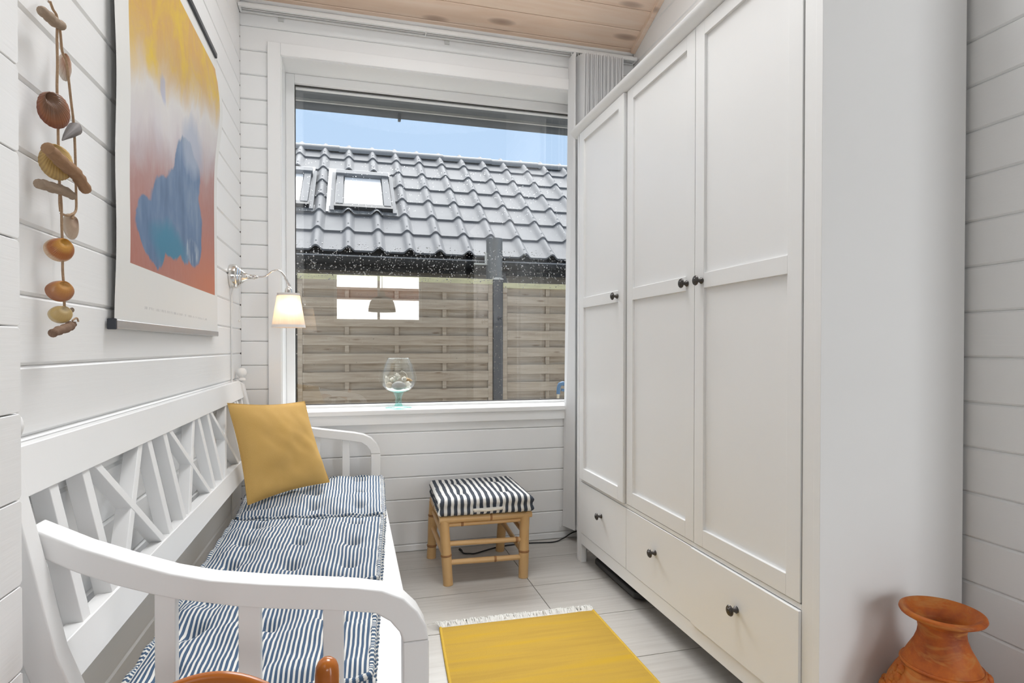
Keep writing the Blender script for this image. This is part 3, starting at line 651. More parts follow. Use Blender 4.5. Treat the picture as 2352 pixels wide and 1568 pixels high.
# ------------------------------------------------------------------ bench
BY0, BY1 = 1.04, 2.93; AT = .05
bn = thing('bench', 'long white wooden bench with crossed slat back along the plank wall', 'bench', (-.17, 1.99, 0))
def backx(z_): return -.475 + (.822 - z_) * .207
def bkbox(name, y0, y1, z0, z1, dep, mat=m_bench, off=0):
    v = []
    for y in (y0, y1):
        for z_, d in ((z0, 0), (z1, 0), (z1, -dep), (z0, -dep)): v.append((backx(z_) + d * .98 + off, y, z_ + d * -.2 * 0))
    return MB().add(v, [(0, 1, 2, 3), (7, 6, 5, 4), (0, 4, 5, 1), (1, 5, 6, 2), (2, 6, 7, 3), (3, 7, 4, 0)]).build(name, mat, bn, bevel=.002)
bkbox('top_rail', 1.034, 2.887, .822, .898, .020); bkbox('lower_rail', 1.034, 2.887, .530, .595, .030)
SW = .030
def bslat(yt, yb, off=0):
    v = []
    for z_, y in ((.585, yb), (.83, yt)):
        for dx, dy in ((0, -SW / 2), (0, SW / 2), (-.030, SW / 2), (-.030, -SW / 2)): v.append((backx(z_) + dx + off - .004, y + dy, z_))
    MB().add(v, [(0, 1, 2, 3), (7, 6, 5, 4), (0, 4, 5, 1), (1, 5, 6, 2), (2, 6, 7, 3), (3, 7, 4, 0)]).build('back_slat', m_bench, bn, bevel=.0015)
for q in range(4):
    y = 1.1407 + .4785 * q
    bslat(y, y)
    if y + .122 < 2.9: bslat(y + .122, y + .122)
    a, b = y + .165, min(y + .430, 2.87)
    bslat(a, b); bslat(b, a, -.001)
# posts
def post(y0, y1, far):
    mb = MB(); v = []
    for y in (y0, y1):
        for x, z_ in ((-.385, 0), (-.345, 0), (-.345, .40), (backx(.60) + .012, .60), (backx(.885) + .010, .885), (backx(.905) - .012, .905), (backx(.885) - .028, .885), (backx(.60) - .034, .60), (-.395, .40)): v.append((max(x, XL + .002), y, z_))
    n = 9
    mb.add(v, [list(range(n)), [n + i for i in range(n)][::-1]] + [(i, n + i, n + (i + 1) % n, (i + 1) % n) for i in range(n)])
    o = mb.build('back_post', m_bench, bn, bevel=.003)
    MB().lathe([(.004, .893), (.017, .900), (.017, .906), (.011, .911), (.012, .914), (.0195, .922), (.0225, .934), (.0195, .946), (.012, .953), (.001, .9555)], 20, (backx(.9) - .008 + .012, (y0 + y1) / 2, 0)).build('finial', m_bench, o, smooth=50)
post(2.885, 2.925, True); post(.998, 1.036, False)
top = [(-.470, .780), (-.4006, .7424), (-.338, .7151), (-.2765, .6907), (-.2194, .6745), (-.1723, .6661), (-.1413, .6607), (-.0722, .6507), (.0068, .6387), (.0497, .6289), (.0857, .6109), (.1098, .5856), (.1238, .5594), (.1292, .534)]
low = [(-.4687, .7412), (-.4554, .7321), (-.4103, .7059), (-.3572, .6804), (-.3061, .6607), (-.273, .6495), (-.1816, .6273), (-.1447, .6202), (-.05, .6064), (-.0162, .601), (.0361, .5912), (.0614, .5738), (.0777, .5528), (.0837, .534)]
def lowz(x):
    for (x0, z0), (x1, z1) in zip(low, low[1:]):
        if x0 <= x <= x1: return z0 + (z1 - z0) * (x - x0) / (x1 - x0)
    return low[-1][1]
for y0 in (BY0, BY1):
    y1 = y0 + AT
    mb = MB(); n = len(top)
    v = [(x, y, z_) for y in (y0, y1) for x, z_ in top] + [(x, y, z_) for y in (y0, y1) for x, z_ in low]
    f = []
    for i in range(n - 1):
        f += [(i, i + 1, 2 * n + i + 1, 2 * n + i), (n + i + 1, n + i, 3 * n + i, 3 * n + i + 1), (i + 1, i, n + i, n + i + 1), (2 * n + i, 2 * n + i + 1, 3 * n + i + 1, 3 * n + i)]
    f += [(0, 2 * n, 3 * n, n), (n - 1, 2 * n - 1, 4 * n - 1, 3 * n - 1)]
    mb.add(v, f).build('armrest', m_bench, bn, smooth=40, bevel=.004, seg=3)
    MB().box(.0837, .1290, y0 + .001, y1 - .001, 0, .5335).build('front_leg', m_bench, bn, bevel=.003)
    for xa, xb in ((-.306, -.276), (-.183, -.149), (-.050, -.016)):
        MB().add([(xa, y0 + .012, .36), (xb, y0 + .012, .36), (xb, y0 + .034, .36), (xa, y0 + .034, .36), (xa, y0 + .012, lowz(xa) + .006), (xb, y0 + .012, lowz(xb) + .006), (xb, y0 + .034, lowz(xb) + .006), (xa, y0 + .034, lowz(xa) + .006)],
                 [(3, 2, 1, 0), (4, 5, 6, 7), (0, 1, 5, 4), (1, 2, 6, 5), (2, 3, 7, 6), (3, 0, 4, 7)]).build('arm_slat', m_bench, bn, bevel=.002)
    MB().box(-.40, .0837, y0 + .008, y0 + .038, .33, .372).build('side_rail', m_bench, bn, bevel=.002)
MB().box(-.405, .130, BY0 + .052, BY1 - .002, .374, .400).build('seat', m_bench, bn, bevel=.004)
MB().box(.095, .119, BY0 + .05, BY1, .30, .374).build('seat_apron', m_bench, bn, bevel=.002)
# ------------------------------------------------------------------ bench cushions and pillow
def cushion(name, W_, L_, T_, mat, label, cat, group, seed, corners=None, z0=0, tufts=(3, 3), loc=(0, 0), dip=.024, wr=.011, rot=0, NU=64, NV=64, tk=.72, pk=.35):
    d = T_
    def fn(a, b):
        s, q = -d + (W_ + 2 * d) * a, -d + (L_ + 2 * d) * b
        ox, oy = max(0, -s, s - W_), max(0, -q, q - L_)
        x, y = min(max(s, 0), W_), min(max(q, 0), L_)
        ex, ey = min(x, W_ - x), min(y, L_ - y); e = min(ex, ey)
        puff = pk * T_ * (1 - math.exp(-e / .035)) if e > 0 else 0
        dp = 0
        for i in range(tufts[0]):
            for j in range(tufts[1]):
                tx, ty = W_ * (i + .5 + .0 * j) / tufts[0], L_ * (j + .5) / tufts[1]
                rr = math.hypot(x - tx, y - ty); dp += dip * math.exp(-(rr / .022) ** 2) + .45 * dip * math.exp(-(rr / .06) ** 2)
        nz = noise.noise(Vector((x * 14 + seed, y * 10, seed * .7))) * wr + noise.noise(Vector((x * 34, y * 30 + seed, 3))) * wr * .4
        o = max(ox, oy); top = tk * T_
        if o > 0:
            t_ = o / d; zz_ = top * (1 - t_)
            bul = .012 * math.sin(PI * min(1, t_)) + .006 * math.sin(PI * 3 * t_)
            rf_ = .0035 * math.sin((x + y) * 260 + seed)
            sx = -1 if s < 0 else (1 if s > W_ else 0); sy = -1 if q < 0 else (1 if q > L_ else 0)
            return (x + sx * (bul + rf_), y + sy * (bul + rf_), z0 + max(0.001, zz_))
        return (x, y, z0 + top + puff - dp + nz * min(1, e / .03))
    mb = MB().grid(fn, NU, NV, lambda a, b: (-d + (W_ + 2 * d) * a, -d + (L_ + 2 * d) * b))
    n = (NU + 1)
    if corners:   # bilinear warp to four plan corners (x0y0, x1y0, x1y1, x0y1)
        c0, c1, c2, c3 = [Vector(c) for c in corners]; nv = []
        for (x, y, z_) in mb.v:
            a, b = x / W_, y / L_; p = c0 * (1 - a) * (1 - b) + c1 * a * (1 - b) + c2 * a * b + c3 * (1 - a) * b; nv.append((p.x, p.y, z_))
        mb.v = nv
    rim = [i for i in range(n)] + [i * n + NU for i in range(1, NV + 1)] + [NV * n + i for i in range(NU - 1, -1, -1)] + [i * n for i in range(NV - 1, 0, -1)]
    mb.f.append(rim[::-1]); mb.uv.append([(0, 0)] * len(rim))
    o = mb.mesh(name, 75)
    return o
SEATZ = .4005
def bench_cushion(label, cor, seed, T_=.062, lift=0):
    t_ = thing('seat_cushion', label, 'cushion', (sum(c[0] for c in cor) / 4, sum(c[1] for c in cor) / 4, SEATZ + lift), 'navy striped cushions on the white bench')
    me = cushion('cover', .58, .58, T_, m_ticking, '', '', '', seed, cor, SEATZ + lift)
    put('cover', me, m_ticking, t_)
    # ruffled piping round the upper edge
    c0, c1, c2, c3 = [Vector(c) for c in cor]; pts = []
    for a, b in ((c0, c1), (c1, c2), (c2, c3), (c3, c0)):
        for q in range(24): p = a.lerp(b, q / 24); pts.append((p.x, p.y, SEATZ + lift + .72 * T_ + .004 * math.sin(q * 1.3 + seed)))
    pts.append(pts[0])
    mb = MB().tube(pts, .0065, 6, False); mb.uv = [[(q[1], q[0]) for q in u] if u else None for u in mb.uv]
    mb.build('piping', m_ticking, t_, smooth=80)
    return t_
bench_cushion('navy striped seat cushion under the mustard pillow', [(-.395, 2.255), (.105, 2.185), (.128, 2.83), (-.435, 2.86)], 3)
bench_cushion('navy striped seat cushion in the middle of the bench', [(-.398, 1.665), (.062, 1.575), (.100, 2.150), (-.402, 2.215)], 8)
bench_cushion('navy striped seat cushion seen through the slats of an armrest', [(-.395, 1.108), (.030, 1.108), (.058, 1.545), (-.396, 1.635)], 14)
def pillow():
    BL, BR, TR, TL = Vector((-.375, 2.355, .468)), Vector((-.098, 2.645, .472)), Vector((-.205, 2.735, .812)), Vector((-.452, 2.405, .840))
    nrm = (BR - BL).cross(TL - BL).normalized()
    if nrm.y > 0: nrm = -nrm
    t_ = thing('throw_pillow', 'mustard yellow square pillow propped against the bench back', 'pillow', (-.26, 2.5, .46))
    mb = MB(); N = 36
    for sgn in (1, -1):
        def fn(a, b):
            # pulled-in sides
            pa, pb = a, b; ca = .035 * math.sin(PI * b) ; cb = .03 * math.sin(PI * a)
            a2 = ca + (1 - 2 * ca) * a; b2 = cb + (1 - 2 * cb) * b
            p = BL * (1 - a2) * (1 - b2) + BR * a2 * (1 - b2) + TR * a2 * b2 + TL * (1 - a2) * b2
            q = (max(0, 4 * a * (1 - a)) ** .55) * (max(0, 4 * b * (1 - b)) ** .55)
            w = noise.noise(Vector((a * 3.0, b * 3.0, 5 + sgn))) * .022 * q + noise.noise(Vector((a * 8 + b * 3, b * 6, 2))) * .006 * q + .004 * math.sin(9 * b + 6 * a) * max(0, 1 - 3 * min(a, 1 - a)) * q
            return p + nrm * sgn * (.060 * q + w)
        mb.grid(fn, N, N)
    if True:
        k_ = (N + 1) * (N + 1)
        mb.f = [f if max(f) < k_ else f[::-1] for f in mb.f]; mb.uv = [u if i < N * N else u[::-1] for i, u in enumerate(mb.uv)]
    mb.build('cover', m_mustard, t_, smooth=80)
    e = [BL, BR, TR, TL, BL]; pts = []
    for a, b in zip(e, e[1:]):
        for q in range(10):
            s_ = .032 * math.sin(PI * q / 10) * .39; c_ = (BL + BR + TR + TL) / 4; p = a.lerp(b, q / 10); m_ = a.lerp(b, .5); pts.append(p + (c_ - m_).normalized() * s_)
    MB().tube(pts + [BL], .0022, 6, False).build('seam', m_mustard, t_, smooth=80)
pillow()
# ------------------------------------------------------------------ bamboo stool and its cushion
so = thing('bamboo_stool', 'low bamboo stool by the window wall under a striped cushion', 'stool', (.575, 2.77, 0))
LG = {'fl': (.405, 2.588, .026), 'fr': (.750, 2.586, .0), 'bl': (.376, 2.945, -.010), 'br': (.731, 2.955, .0)}
TP = {'fl': (.388, 2.600), 'fr': (.760, 2.600), 'bl': (.388, 2.945), 'br': (.752, 2.945)}
def pole(name, p, q, r0, nodes=(.35, .8), parent=so):
    p, q = Vector(p), Vector(q); pts = []; rs = []; n = 14
    for i in range(n + 1):
        t_ = i / n; pts.append(p.lerp(q, t_)); rs.append(r0 * (1 + .03 * math.sin(t_ * 9 + p.x * 40)))
    o = MB().tube(pts, rs, 14).build(name, m_bamboo, parent, smooth=40)
    for t_ in nodes:
        c = p.lerp(q, t_); d = (q - p).normalized()
        MB().tube([c - d * .006, c - d * .003, c, c + d * .003, c + d * .006], [r0 * 1.0, r0 * 1.07, r0 * 1.11, r0 * 1.06, r0 * 1.0], 14, False).build('node_ring', m_node, o, smooth=60)
    return o
for k_, nd in (('fl', (.46, )), ('fr', (.42, )), ('bl', (.22, .75)), ('br', (.60, ))):
    pole('leg', (LG[k_][0], LG[k_][1], 0), (TP[k_][0], TP[k_][1], .283), .0228, nd)
def L_(k_, z_): a, b = LG[k_], TP[k_]; t_ = z_ / .283; return (a[0] + (b[0] - a[0]) * t_, a[1] + (b[1] - a[1]) * t_, z_)
pole('stretcher', L_('fl', .098), L_('fr', .092), .0125, (.62,)); pole('stretcher', L_('fl', .180), L_('fr', .172), .0115, (.9,)); pole('stretcher', L_('bl', .186), L_('br', .176), .0115, (.6,))
for a, b in (('fl', 'bl'), ('fr', 'br')): pole('stretcher', L_(a, .20), L_(b, .235), .0115, ()); pole('stretcher', L_(a, .105), L_(b, .155), .0115, ())
pole('seat_rail', (.366, 2.592, .288), (.790, 2.592, .286), .0155, (.55,)); pole('seat_rail', (.40, 2.600, .262), (.748, 2.600, .261), .010, (.2,))
pole('seat_rail', (.376, 2.955, .288), (.778, 2.955, .288), .0155, (.4,)); pole('seat_rail', (.384, 2.58, .287), (.384, 2.965, .287), .0145, (.6,)); pole('seat_rail', (.768, 2.58, .286), (.768, 2.965, .286), .0145, (.6,))
for i in range(12):
    xa = .395 + i * .0305
    MB().box(xa, xa + .028, 2.59, 2.957, .2985, .304).build('seat_slat', m_bamboo, so, bevel=.001)
sc_ = thing('stool_cushion', 'black and white striped box cushion on the bamboo stool', 'cushion', (.575, 2.77, .305))
me = cushion('cover', .405, .40, .076, m_bwstripe, '', '', '', 21, [(.372, 2.585), (.778, 2.570), (.784, 2.985), (.384, 2.985)], .3045, (2, 2), dip=.012, wr=.003, tk=.95, pk=.14)
put('cover', me, m_bwstripe, sc_)
MB().tube([(.512, 2.561, .333), (.517, 2.552, .331), (.57, 2.549, .328), (.63, 2.547, .331), (.642, 2.550, .334), (.646, 2.560, .336)], .0045, 6).build('handle', m_quartz, sc_, smooth=60)
hd = MB().add([(.515, 2.5535, .322), (.64, 2.549, .326), (.64, 2.549, .340), (.515, 2.5535, .338), (.515, 2.5565, .322), (.64, 2.552, .326), (.64, 2.552, .340), (.515, 2.5565, .338)], [(0, 1, 2, 3), (7, 6, 5, 4), (0, 4, 5, 1), (1, 5, 6, 2), (2, 6, 7, 3), (3, 7, 4, 0)]).build('handle_strap', plain('canvas_white', (.72, .71, .68), .9), sc_)
# ------------------------------------------------------------------ rug
rg = thing('rug', 'mustard yellow woven rug with a white fringe on the floor tiles', 'rug', (.61, 1.6, 0))
rc = [Vector((.313, 2.185)), Vector((.919, 2.174)), Vector((.914, .95)), Vector((.285, .95))]
def rfn(a, b):
    p = rc[0].lerp(rc[1], a).lerp(rc[3].lerp(rc[2], a), b); p.x += -.018 * math.sin(PI * b) * (1 - a) - .0 * a
    return (p.x, p.y, .0075 + .0012 * noise.noise(Vector((a * 6, b * 9, 1))))
mb = MB().grid(rfn, 40, 60, lambda a, b: (a * .6, b * 1.2)); n = 41
nb_ = len(mb.v); mb.v += [(x, y, .0008) for x, y, z_ in mb.v[:]]
rim = [i for i in range(n)] + [i * n + 40 for i in range(1, 61)] + [60 * n + i for i in range(39, -1, -1)] + [i * n for i in range(59, 0, -1)]
for a, b in zip(rim, rim[1:] + rim[:1]): mb.f.append([a, a + nb_, b + nb_, b]); mb.uv.append([(0, 0)] * 4)
mb.f = [f[::-1] for f in mb.f]; mb.uv = [u[::-1] for u in mb.uv]
mb.build('weave', m_rug, rg)
for a in (0, 1): MB().tube([Vector(rfn(a, q / 30)) - Vector((0, 0, .0025)) for q in range(31)], .0055, 8).build('selvedge', m_rugedge, rg, smooth=60)
fg = MB(); rq = random.Random(5)
for i in range(330):
    a = (i + rq.random()) / 330; p = rc[0].lerp(rc[1], a); dx, L = rq.gauss(-.004, .013), rq.uniform(.030, .052)
    if a < .05: dx -= .02 * (1 - a / .05)
    fg.tube([(p.x, p.y - .003, .006), (p.x + dx * .4, p.y + L * .4, .010 + rq.uniform(0, .012)), (p.x + dx, p.y + L, .002 + rq.uniform(0, .006))], [.0024, .0022, .0014], 4, False)
stuff(fg.build('fringe', m_fringe, rg, smooth=80))
# cable on the floor
cb = thing('power_cable', 'thin black cable lying on the tiles behind the bamboo stool', 'cable', (.9, 3.0, 0))
cp = [(.5318, 2.9878, .010), (.541, 2.955, .004), (.570, 2.942, .004), (.600, 2.938, .004), (.673, 2.975, .004), (.7275, 2.998, .004), (.80, 3.015, .004), (.91, 3.018, .004), (1.036, 3.001, .004), (1.10, 3.02, .012), (1.155, 3.03, .035), (1.22, 3.03, .05)]
def smooth_path(p, sub=6):
    p = [Vector(q) for q in p]; o = []
    for i in range(len(p) - 1):
        a, b, c, d = p[max(i - 1, 0)], p[i], p[i + 1], p[min(i + 2, len(p) - 1)]
        for k_ in range(sub):
            t_ = k_ / sub; o.append(.5 * ((2 * b) + (c - a) * t_ + (2 * a - 5 * b + 4 * c - d) * t_ ** 2 + (3 * b - a - 3 * c + d) * t_ ** 3))
    return o + [p[-1]]
MB().tube(smooth_path(cp), .0035, 8).build('cord', m_black, cb, smooth=60)
MB().tube([(.527, 2.995, .013), (.533, 2.985, .010), (.537, 2.972, .007)], [.006, .0065, .004], 10).build('plug', m_black, cb, smooth=60)
# ------------------------------------------------------------------ goblet on the sill
GX, GY, GZ = .2300, 3.135, .7335
gb = thing('glass_goblet', 'large sea green glass goblet of shells on the window sill', 'goblet', (GX, GY, GZ))
bowl = [(.0, .082), (.030, .084), (.062, .096), (.084, .116), (.0925, .140), (.0915, .165), (.084, .195), (.073, .225), (.0575, .258)]
MB().lathe([(max(r_, .001), h) for r_, h in bowl], 40, (GX, GY, GZ), caps=False).build('bowl', m_goblet, gb, smooth=60)
MB().lathe([(.0575 + .0016 * math.cos(a), .258 + .0016 * math.sin(a)) for a in [2 * PI * q / 8 for q in range(9)]], 40, (GX, GY, GZ), caps=False).build('rim', m_goblet, gb, smooth=60)
MB().lathe([(.001, .079), (.028, .0795), (.055, .089), (.055, .0905), (.030, .083), (.018, .083), (.001, .084)], 32, (GX, GY, GZ), caps=False).build('bowl_base', m_foot, gb, smooth=60)
MB().lathe([(.001, .010), (.021, .0105), (.019, .016), (.0165, .022), (.0165, .052), (.019, .062), (.028, .079), (.001, .079)], 28, (GX, GY, GZ), caps=False).build('stem', m_goblet_stem, gb, smooth=50)
MB().lathe([(.001, 0.0003), (.068, 0.0003), (.0695, .002), (.066, .0035), (.030, .0075), (.021, .0105), (.001, .0105)], 40, (GX, GY, GZ), caps=False).build('foot', m_foot, gb, smooth=50)
def blob(name, c, rx, ry, rz, mat, label, cat, group=None, rough=0, seed=0, tilt=0):
    mb = MB(); n, m_ = 18, 12; v = []; f = []
    def fn(a, b):
        th, ph = 2 * PI * a, PI * b; d = Vector((math.sin(ph) * math.cos(th), math.sin(ph) * math.sin(th), math.cos(ph)))
        k_ = 1 + rough * noise.noise(d * 2.3 + Vector((seed, 0, 0))); x, y, z_ = rx * d.x * k_, ry * d.y * k_, rz * d.z * k_
        return (c[0] + x * math.cos(tilt) + z_ * math.sin(tilt), c[1] + y, c[2] - x * math.sin(tilt) + z_ * math.cos(tilt))
    mb.grid(fn, n, m_)
    return tag(mb.build(name, mat, smooth=80), label, cat, group)
blob('pebble', (GX - .002, GY - .030, GZ + .117), .035, .026, .0225, m_pebble, 'smooth grey oval pebble inside the glass goblet', 'pebble')
blob('pebble', (GX - .048, GY - .012, GZ + .119), .018, .018, .016, m_tanpeb, 'small tan banded pebble inside the glass goblet', 'pebble', seed=4, rough=.1)
blob('shell_chunk', (GX + .042, GY - .004, GZ + .118), .022, .020, .017, m_quartz, 'white chalky shell chunk beside the grey pebble in the goblet', 'shell', rough=.5, seed=2, tilt=-.5)
blob('shell_chunk', (GX - .060, GY + .008, GZ + .143), .010, .012, .021, m_quartz, 'upright white barnacle shell at the rim of the goblet heap', 'shell', rough=.7, seed=7)
blob('shell_chunk', (GX - .006, GY + .020, GZ + .164), .014, .012, .013, m_quartz, 'knobbly white shell on top of the goblet heap', 'shell', rough=.8, seed=9)
blob('shell_chunk', (GX + .030, GY + .002, GZ + .150), .011, .012, .011, m_quartz, 'small white shell cluster beside the amber shell in the goblet', 'shell', rough=.8, seed=12)
blob('shell_chunk', (GX + .048, GY + .018, GZ + .146), .024, .016, .008, m_amber, 'flat amber brown shell inside the glass goblet', 'shell', rough=.4, seed=14, tilt=.25)
blob('shell_chunk', (GX - .030, GY + .018, GZ + .146), .013, .012, .010, m_quartz, 'small pale shell wedged between pebbles in the goblet', 'shell', rough=.6, seed=17)
tw = tag(MB().tube(smooth_path([(GX + .012, GY + .01, GZ + .186), (GX + .018, GY + .01, GZ + .192), (GX + .03, GY + .012, GZ + .186), (GX + .042, GY + .014, GZ + .174), (GX + .046, GY + .016, GZ + .158), (GX + .044, GY + .016, GZ + .150)], 5), .0013, 6).build('twig', m_quartz, smooth=60), 'thin pale curled twig poking out of the shells in the goblet', 'twig')
# ------------------------------------------------------------------ terracotta vase
VX, VY = 1.282, 1.030
vs_ = thing('vase', 'rubbed terracotta floor vase with a flared lip beside the wardrobe', 'vase', (VX, VY, 0))
vp = [(.055, 0), (.075, .004), (.082, .03), (.105, .10), (.118, .18), (.117, .24), (.104, .285), (.090, .312), (.080, .328), (.0765, .340), (.074, .343), (.066, .360), (.054, .382), (.0475, .400), (.0455, .414), (.0475, .426), (.058, .437), (.0725, .443), (.0805, .4475), (.0830, .452), (.0815, .457), (.0765, .459), (.072, .4575), (.062, .449), (.050, .436), (.041, .420), (.039, .405), (.044, .385), (.06, .36), (.085, .30), (.09, .2), (.06, .03), (.001, .02)]
MB().lathe(vp, 48, (VX, VY, 0), caps=False).build('body', m_terra, vs_, smooth=60)
MB().lathe([(.0775 + .004 * math.cos(a), .336 + .004 * math.sin(a)) for a in [2 * PI * q / 10 for q in range(11)]], 48, (VX, VY, 0), caps=False).build('shoulder_ring', m_terra, vs_, smooth=60)
for a0, sd in ((2.55, 1), (-.30, 2)):
    mb = MB(); rq = random.Random(sd)
    for i in range(34):
        aa = a0 + rq.gauss(0, .20); hz = .255 + rq.gauss(0, .032); hz = min(hz, .318)
        rr = .117 if hz < .24 else .117 - (hz - .24) * .42; s_ = rq.uniform(.006, .011)
        c = Vector((VX + (rr + .002) * math.cos(aa), VY + (rr + .002) * math.sin(aa), hz)); up = Vector((math.cos(aa), math.sin(aa), .5))
        def fn(a, b): th, ph = 2 * PI * a, PI * b; return c + Vector((math.sin(ph) * math.cos(th) * s_ * .9, math.sin(ph) * math.sin(th) * s_ * .9, math.cos(ph) * s_ * 1.25))
        mb.grid(fn, 8, 6)
    mb.build('leaf_relief', m_terra, vs_, smooth=80)
# ------------------------------------------------------------------ wooden chair in front of the bench
chx0, chx1, chy = -.315, -.032, .772
cr = thing('wooden_chair', 'varnished reddish wooden chair with round topped posts in front of the bench', 'chair', (-.174, .60, 0))
for xx in (chx0, chx1):
    MB().lathe([(.0135, 0), (.0145, .3), (.0148, .60), (.0148, .640), (.0138, .650), (.0112, .6560), (.0065, .660), (.001, .6612)], 20, (xx, chy, 0)).build('back_post', m_varn, cr, smooth=50)
    MB().lathe([(.0125, 0), (.0150, .2), (.0145, .352)], 16, (xx, .445, 0)).build('front_leg', m_varn, cr, smooth=50)
def crest(a, b):
    th = 2 * PI * b; x = chx0 + .004 + (chx1 - chx0 - .008) * a; bow = .030 * math.sin(PI * a); zt = .562 + .073 * math.sin(PI * a) ** .8
    return (x, chy + bow + .010 * math.cos(th), zt - .012 + .024 * math.sin(th))
MB().grid(crest, 28, 14).build('crest_rail', m_varn, cr, smooth=70)
for zq in (.44, .505): MB().tube([(chx0, chy, zq), (-.174, chy + .022, zq), (chx1, chy, zq)], .009, 10).build('back_spindle', m_varn, cr, smooth=50)
MB().prism([(chx0 - .02, .43), (chx1 + .02, .43), (chx1 + .012, chy + .012), (chx0 - .012, chy + .012)], 'z', .352, .374).build('seat', m_varn, cr, bevel=.006)
for xx in (chx0, chx1): MB().tube([(xx, .445, .16), (xx, chy, .16)], .009, 10).build('stretcher', m_varn, cr, smooth=50)
MB().tube([(chx0, .445, .22), (chx1, .445, .22)], .009, 10).build('stretcher', m_varn, cr, smooth=50)
# ------------------------------------------------------------------ wall lamp
LY, LZ = 2.800, 1.357
lm = thing('wall_lamp', 'nickel wall lamp with a lit pleated white shade beside the window', 'lamp', (XL, LY, LZ))
bs = MB().lathe([(.050, 0), (.0525, .003), (.0525, .024), (.0505, .028), (.046, .031), (.0455, .034), (.0385, .038), (.038, .041), (.0305, .046), (.030, .049), (.0215, .056), (.0145, .066), (.0105, .078), (.0100, .090), (.0115, .0915), (.0115, .098), (.008, .099), (.007, .112), (.0065, .113)], 36, (XL + .0005, LY, LZ), 'x').build('wall_plate', m_chrome, lm, smooth=35)
SX, SZ = -.2905, 1.296
ap = [(XL + .105, LY, LZ + .001), (XL + .120, LY, LZ + .001), (XL + .135, LY, LZ + .004), (XL + .155, LY, LZ + .022), (XL + .178, LY, LZ + .030), (XL + .197, LY, LZ + .018), (SX - .010, LY, SZ + .020), (SX + .003, LY, SZ + .003)]
ap = [(-.409, LY, 1.358), (-.385, LY, 1.359), (-.368, LY, 1.365), (-.347, LY, 1.383), (-.328, LY, 1.390), (-.311, LY, 1.386), (-.297, LY, 1.371), (-.284, LY, 1.350), (-.270, LY, 1.322)]
MB().tube(smooth_path(ap), .0042, 12).build('arm', m_chrome, lm, smooth=60)
MB().tube([(-.290, LY, 1.357), (-.270, LY, 1.321)], .0058, 12).build('arm_sleeve', m_chrome, lm, smooth=40)
SX = -.276
MB().lathe([(.004, 1.322), (.006, 1.316), (.0125, 1.311), (.0155, 1.300), (.017, 1.288), (.001, 1.288)], 24, (SX, LY, 0), caps=False).build('socket_cap', m_chrome, lm, smooth=40)
sp_ = []
NS = 96
def shf(a, b):
    th = 2 * PI * a; r0 = .0465 + (.0705 - .0465) * b; r0 += .0011 * (1 if int(a * NS + .5) % 2 else -1)
    return (SX + r0 * math.cos(th), LY + r0 * math.sin(th), 1.287 - .150 * b)
sh = MB().grid(shf, NS, 8, lambda a, b: (a, b)).build('lamp_shade', m_shade, lm, smooth=80)
MB().lathe([(.0478, 1.277), (.0482, 1.2885), (.0462, 1.2885)], 48, (SX, LY, 0), caps=False).build('upper_band', m_shadeband, sh, smooth=40)
MB().lathe([(.0700, 1.149), (.0722, 1.1365), (.0702, 1.1365)], 48, (SX, LY, 0), caps=False).build('lower_band', m_shadeband, sh, smooth=40)
MB().lathe([(.002, 1.285), (.012, 1.283), (.013, 1.262), (.019, 1.243), (.020, 1.230), (.015, 1.215), (.001, 1.209)], 16, (SX, LY, 0), caps=False).build('bulb', plain('frosted_bulb', (.9, .88, .84), .5), lm, smooth=60)
bl = bpy.data.lights.new('bulb_light', 'POINT'); bl.energy = .45; bl.color = (1.0, .66, .36); bl.shadow_soft_size = .012
bo = bpy.data.objects.new('bulb_light', bl); COL.objects.link(bo); bo.location = (SX + .008, LY - .026, 1.222)
pc = MB(); zq = 1.303
while zq > 1.170: pc.lathe([(.0002, -.0012), (.0012, -.0004), (.0012, .0004), (.0002, .0012)], 6, (XL + .036, LY + .003, zq)); zq -= .0031
pcn = pc.build('pull_chain', m_chrome, lm); MB().lathe([(.0005, -.005), (.0045, -.002), (.005, .001), (.0025, .005), (.0005, .007)], 12, (XL + .036, LY + .003, 1.163)).build('chain_ball', m_chrome, pcn, smooth=60)
MB().tube(smooth_path([(XL + .012, LY - .004, 1.308), (XL + .006, LY - .002, 1.26), (XL + .0045, LY, 1.10), (XL + .0045, LY + .004, .95), (XL + .0045, LY + .003, .70), (XL + .0045, LY + .002, .30)]), .0032, 8).build('cord', m_plastic, lm, smooth=60)
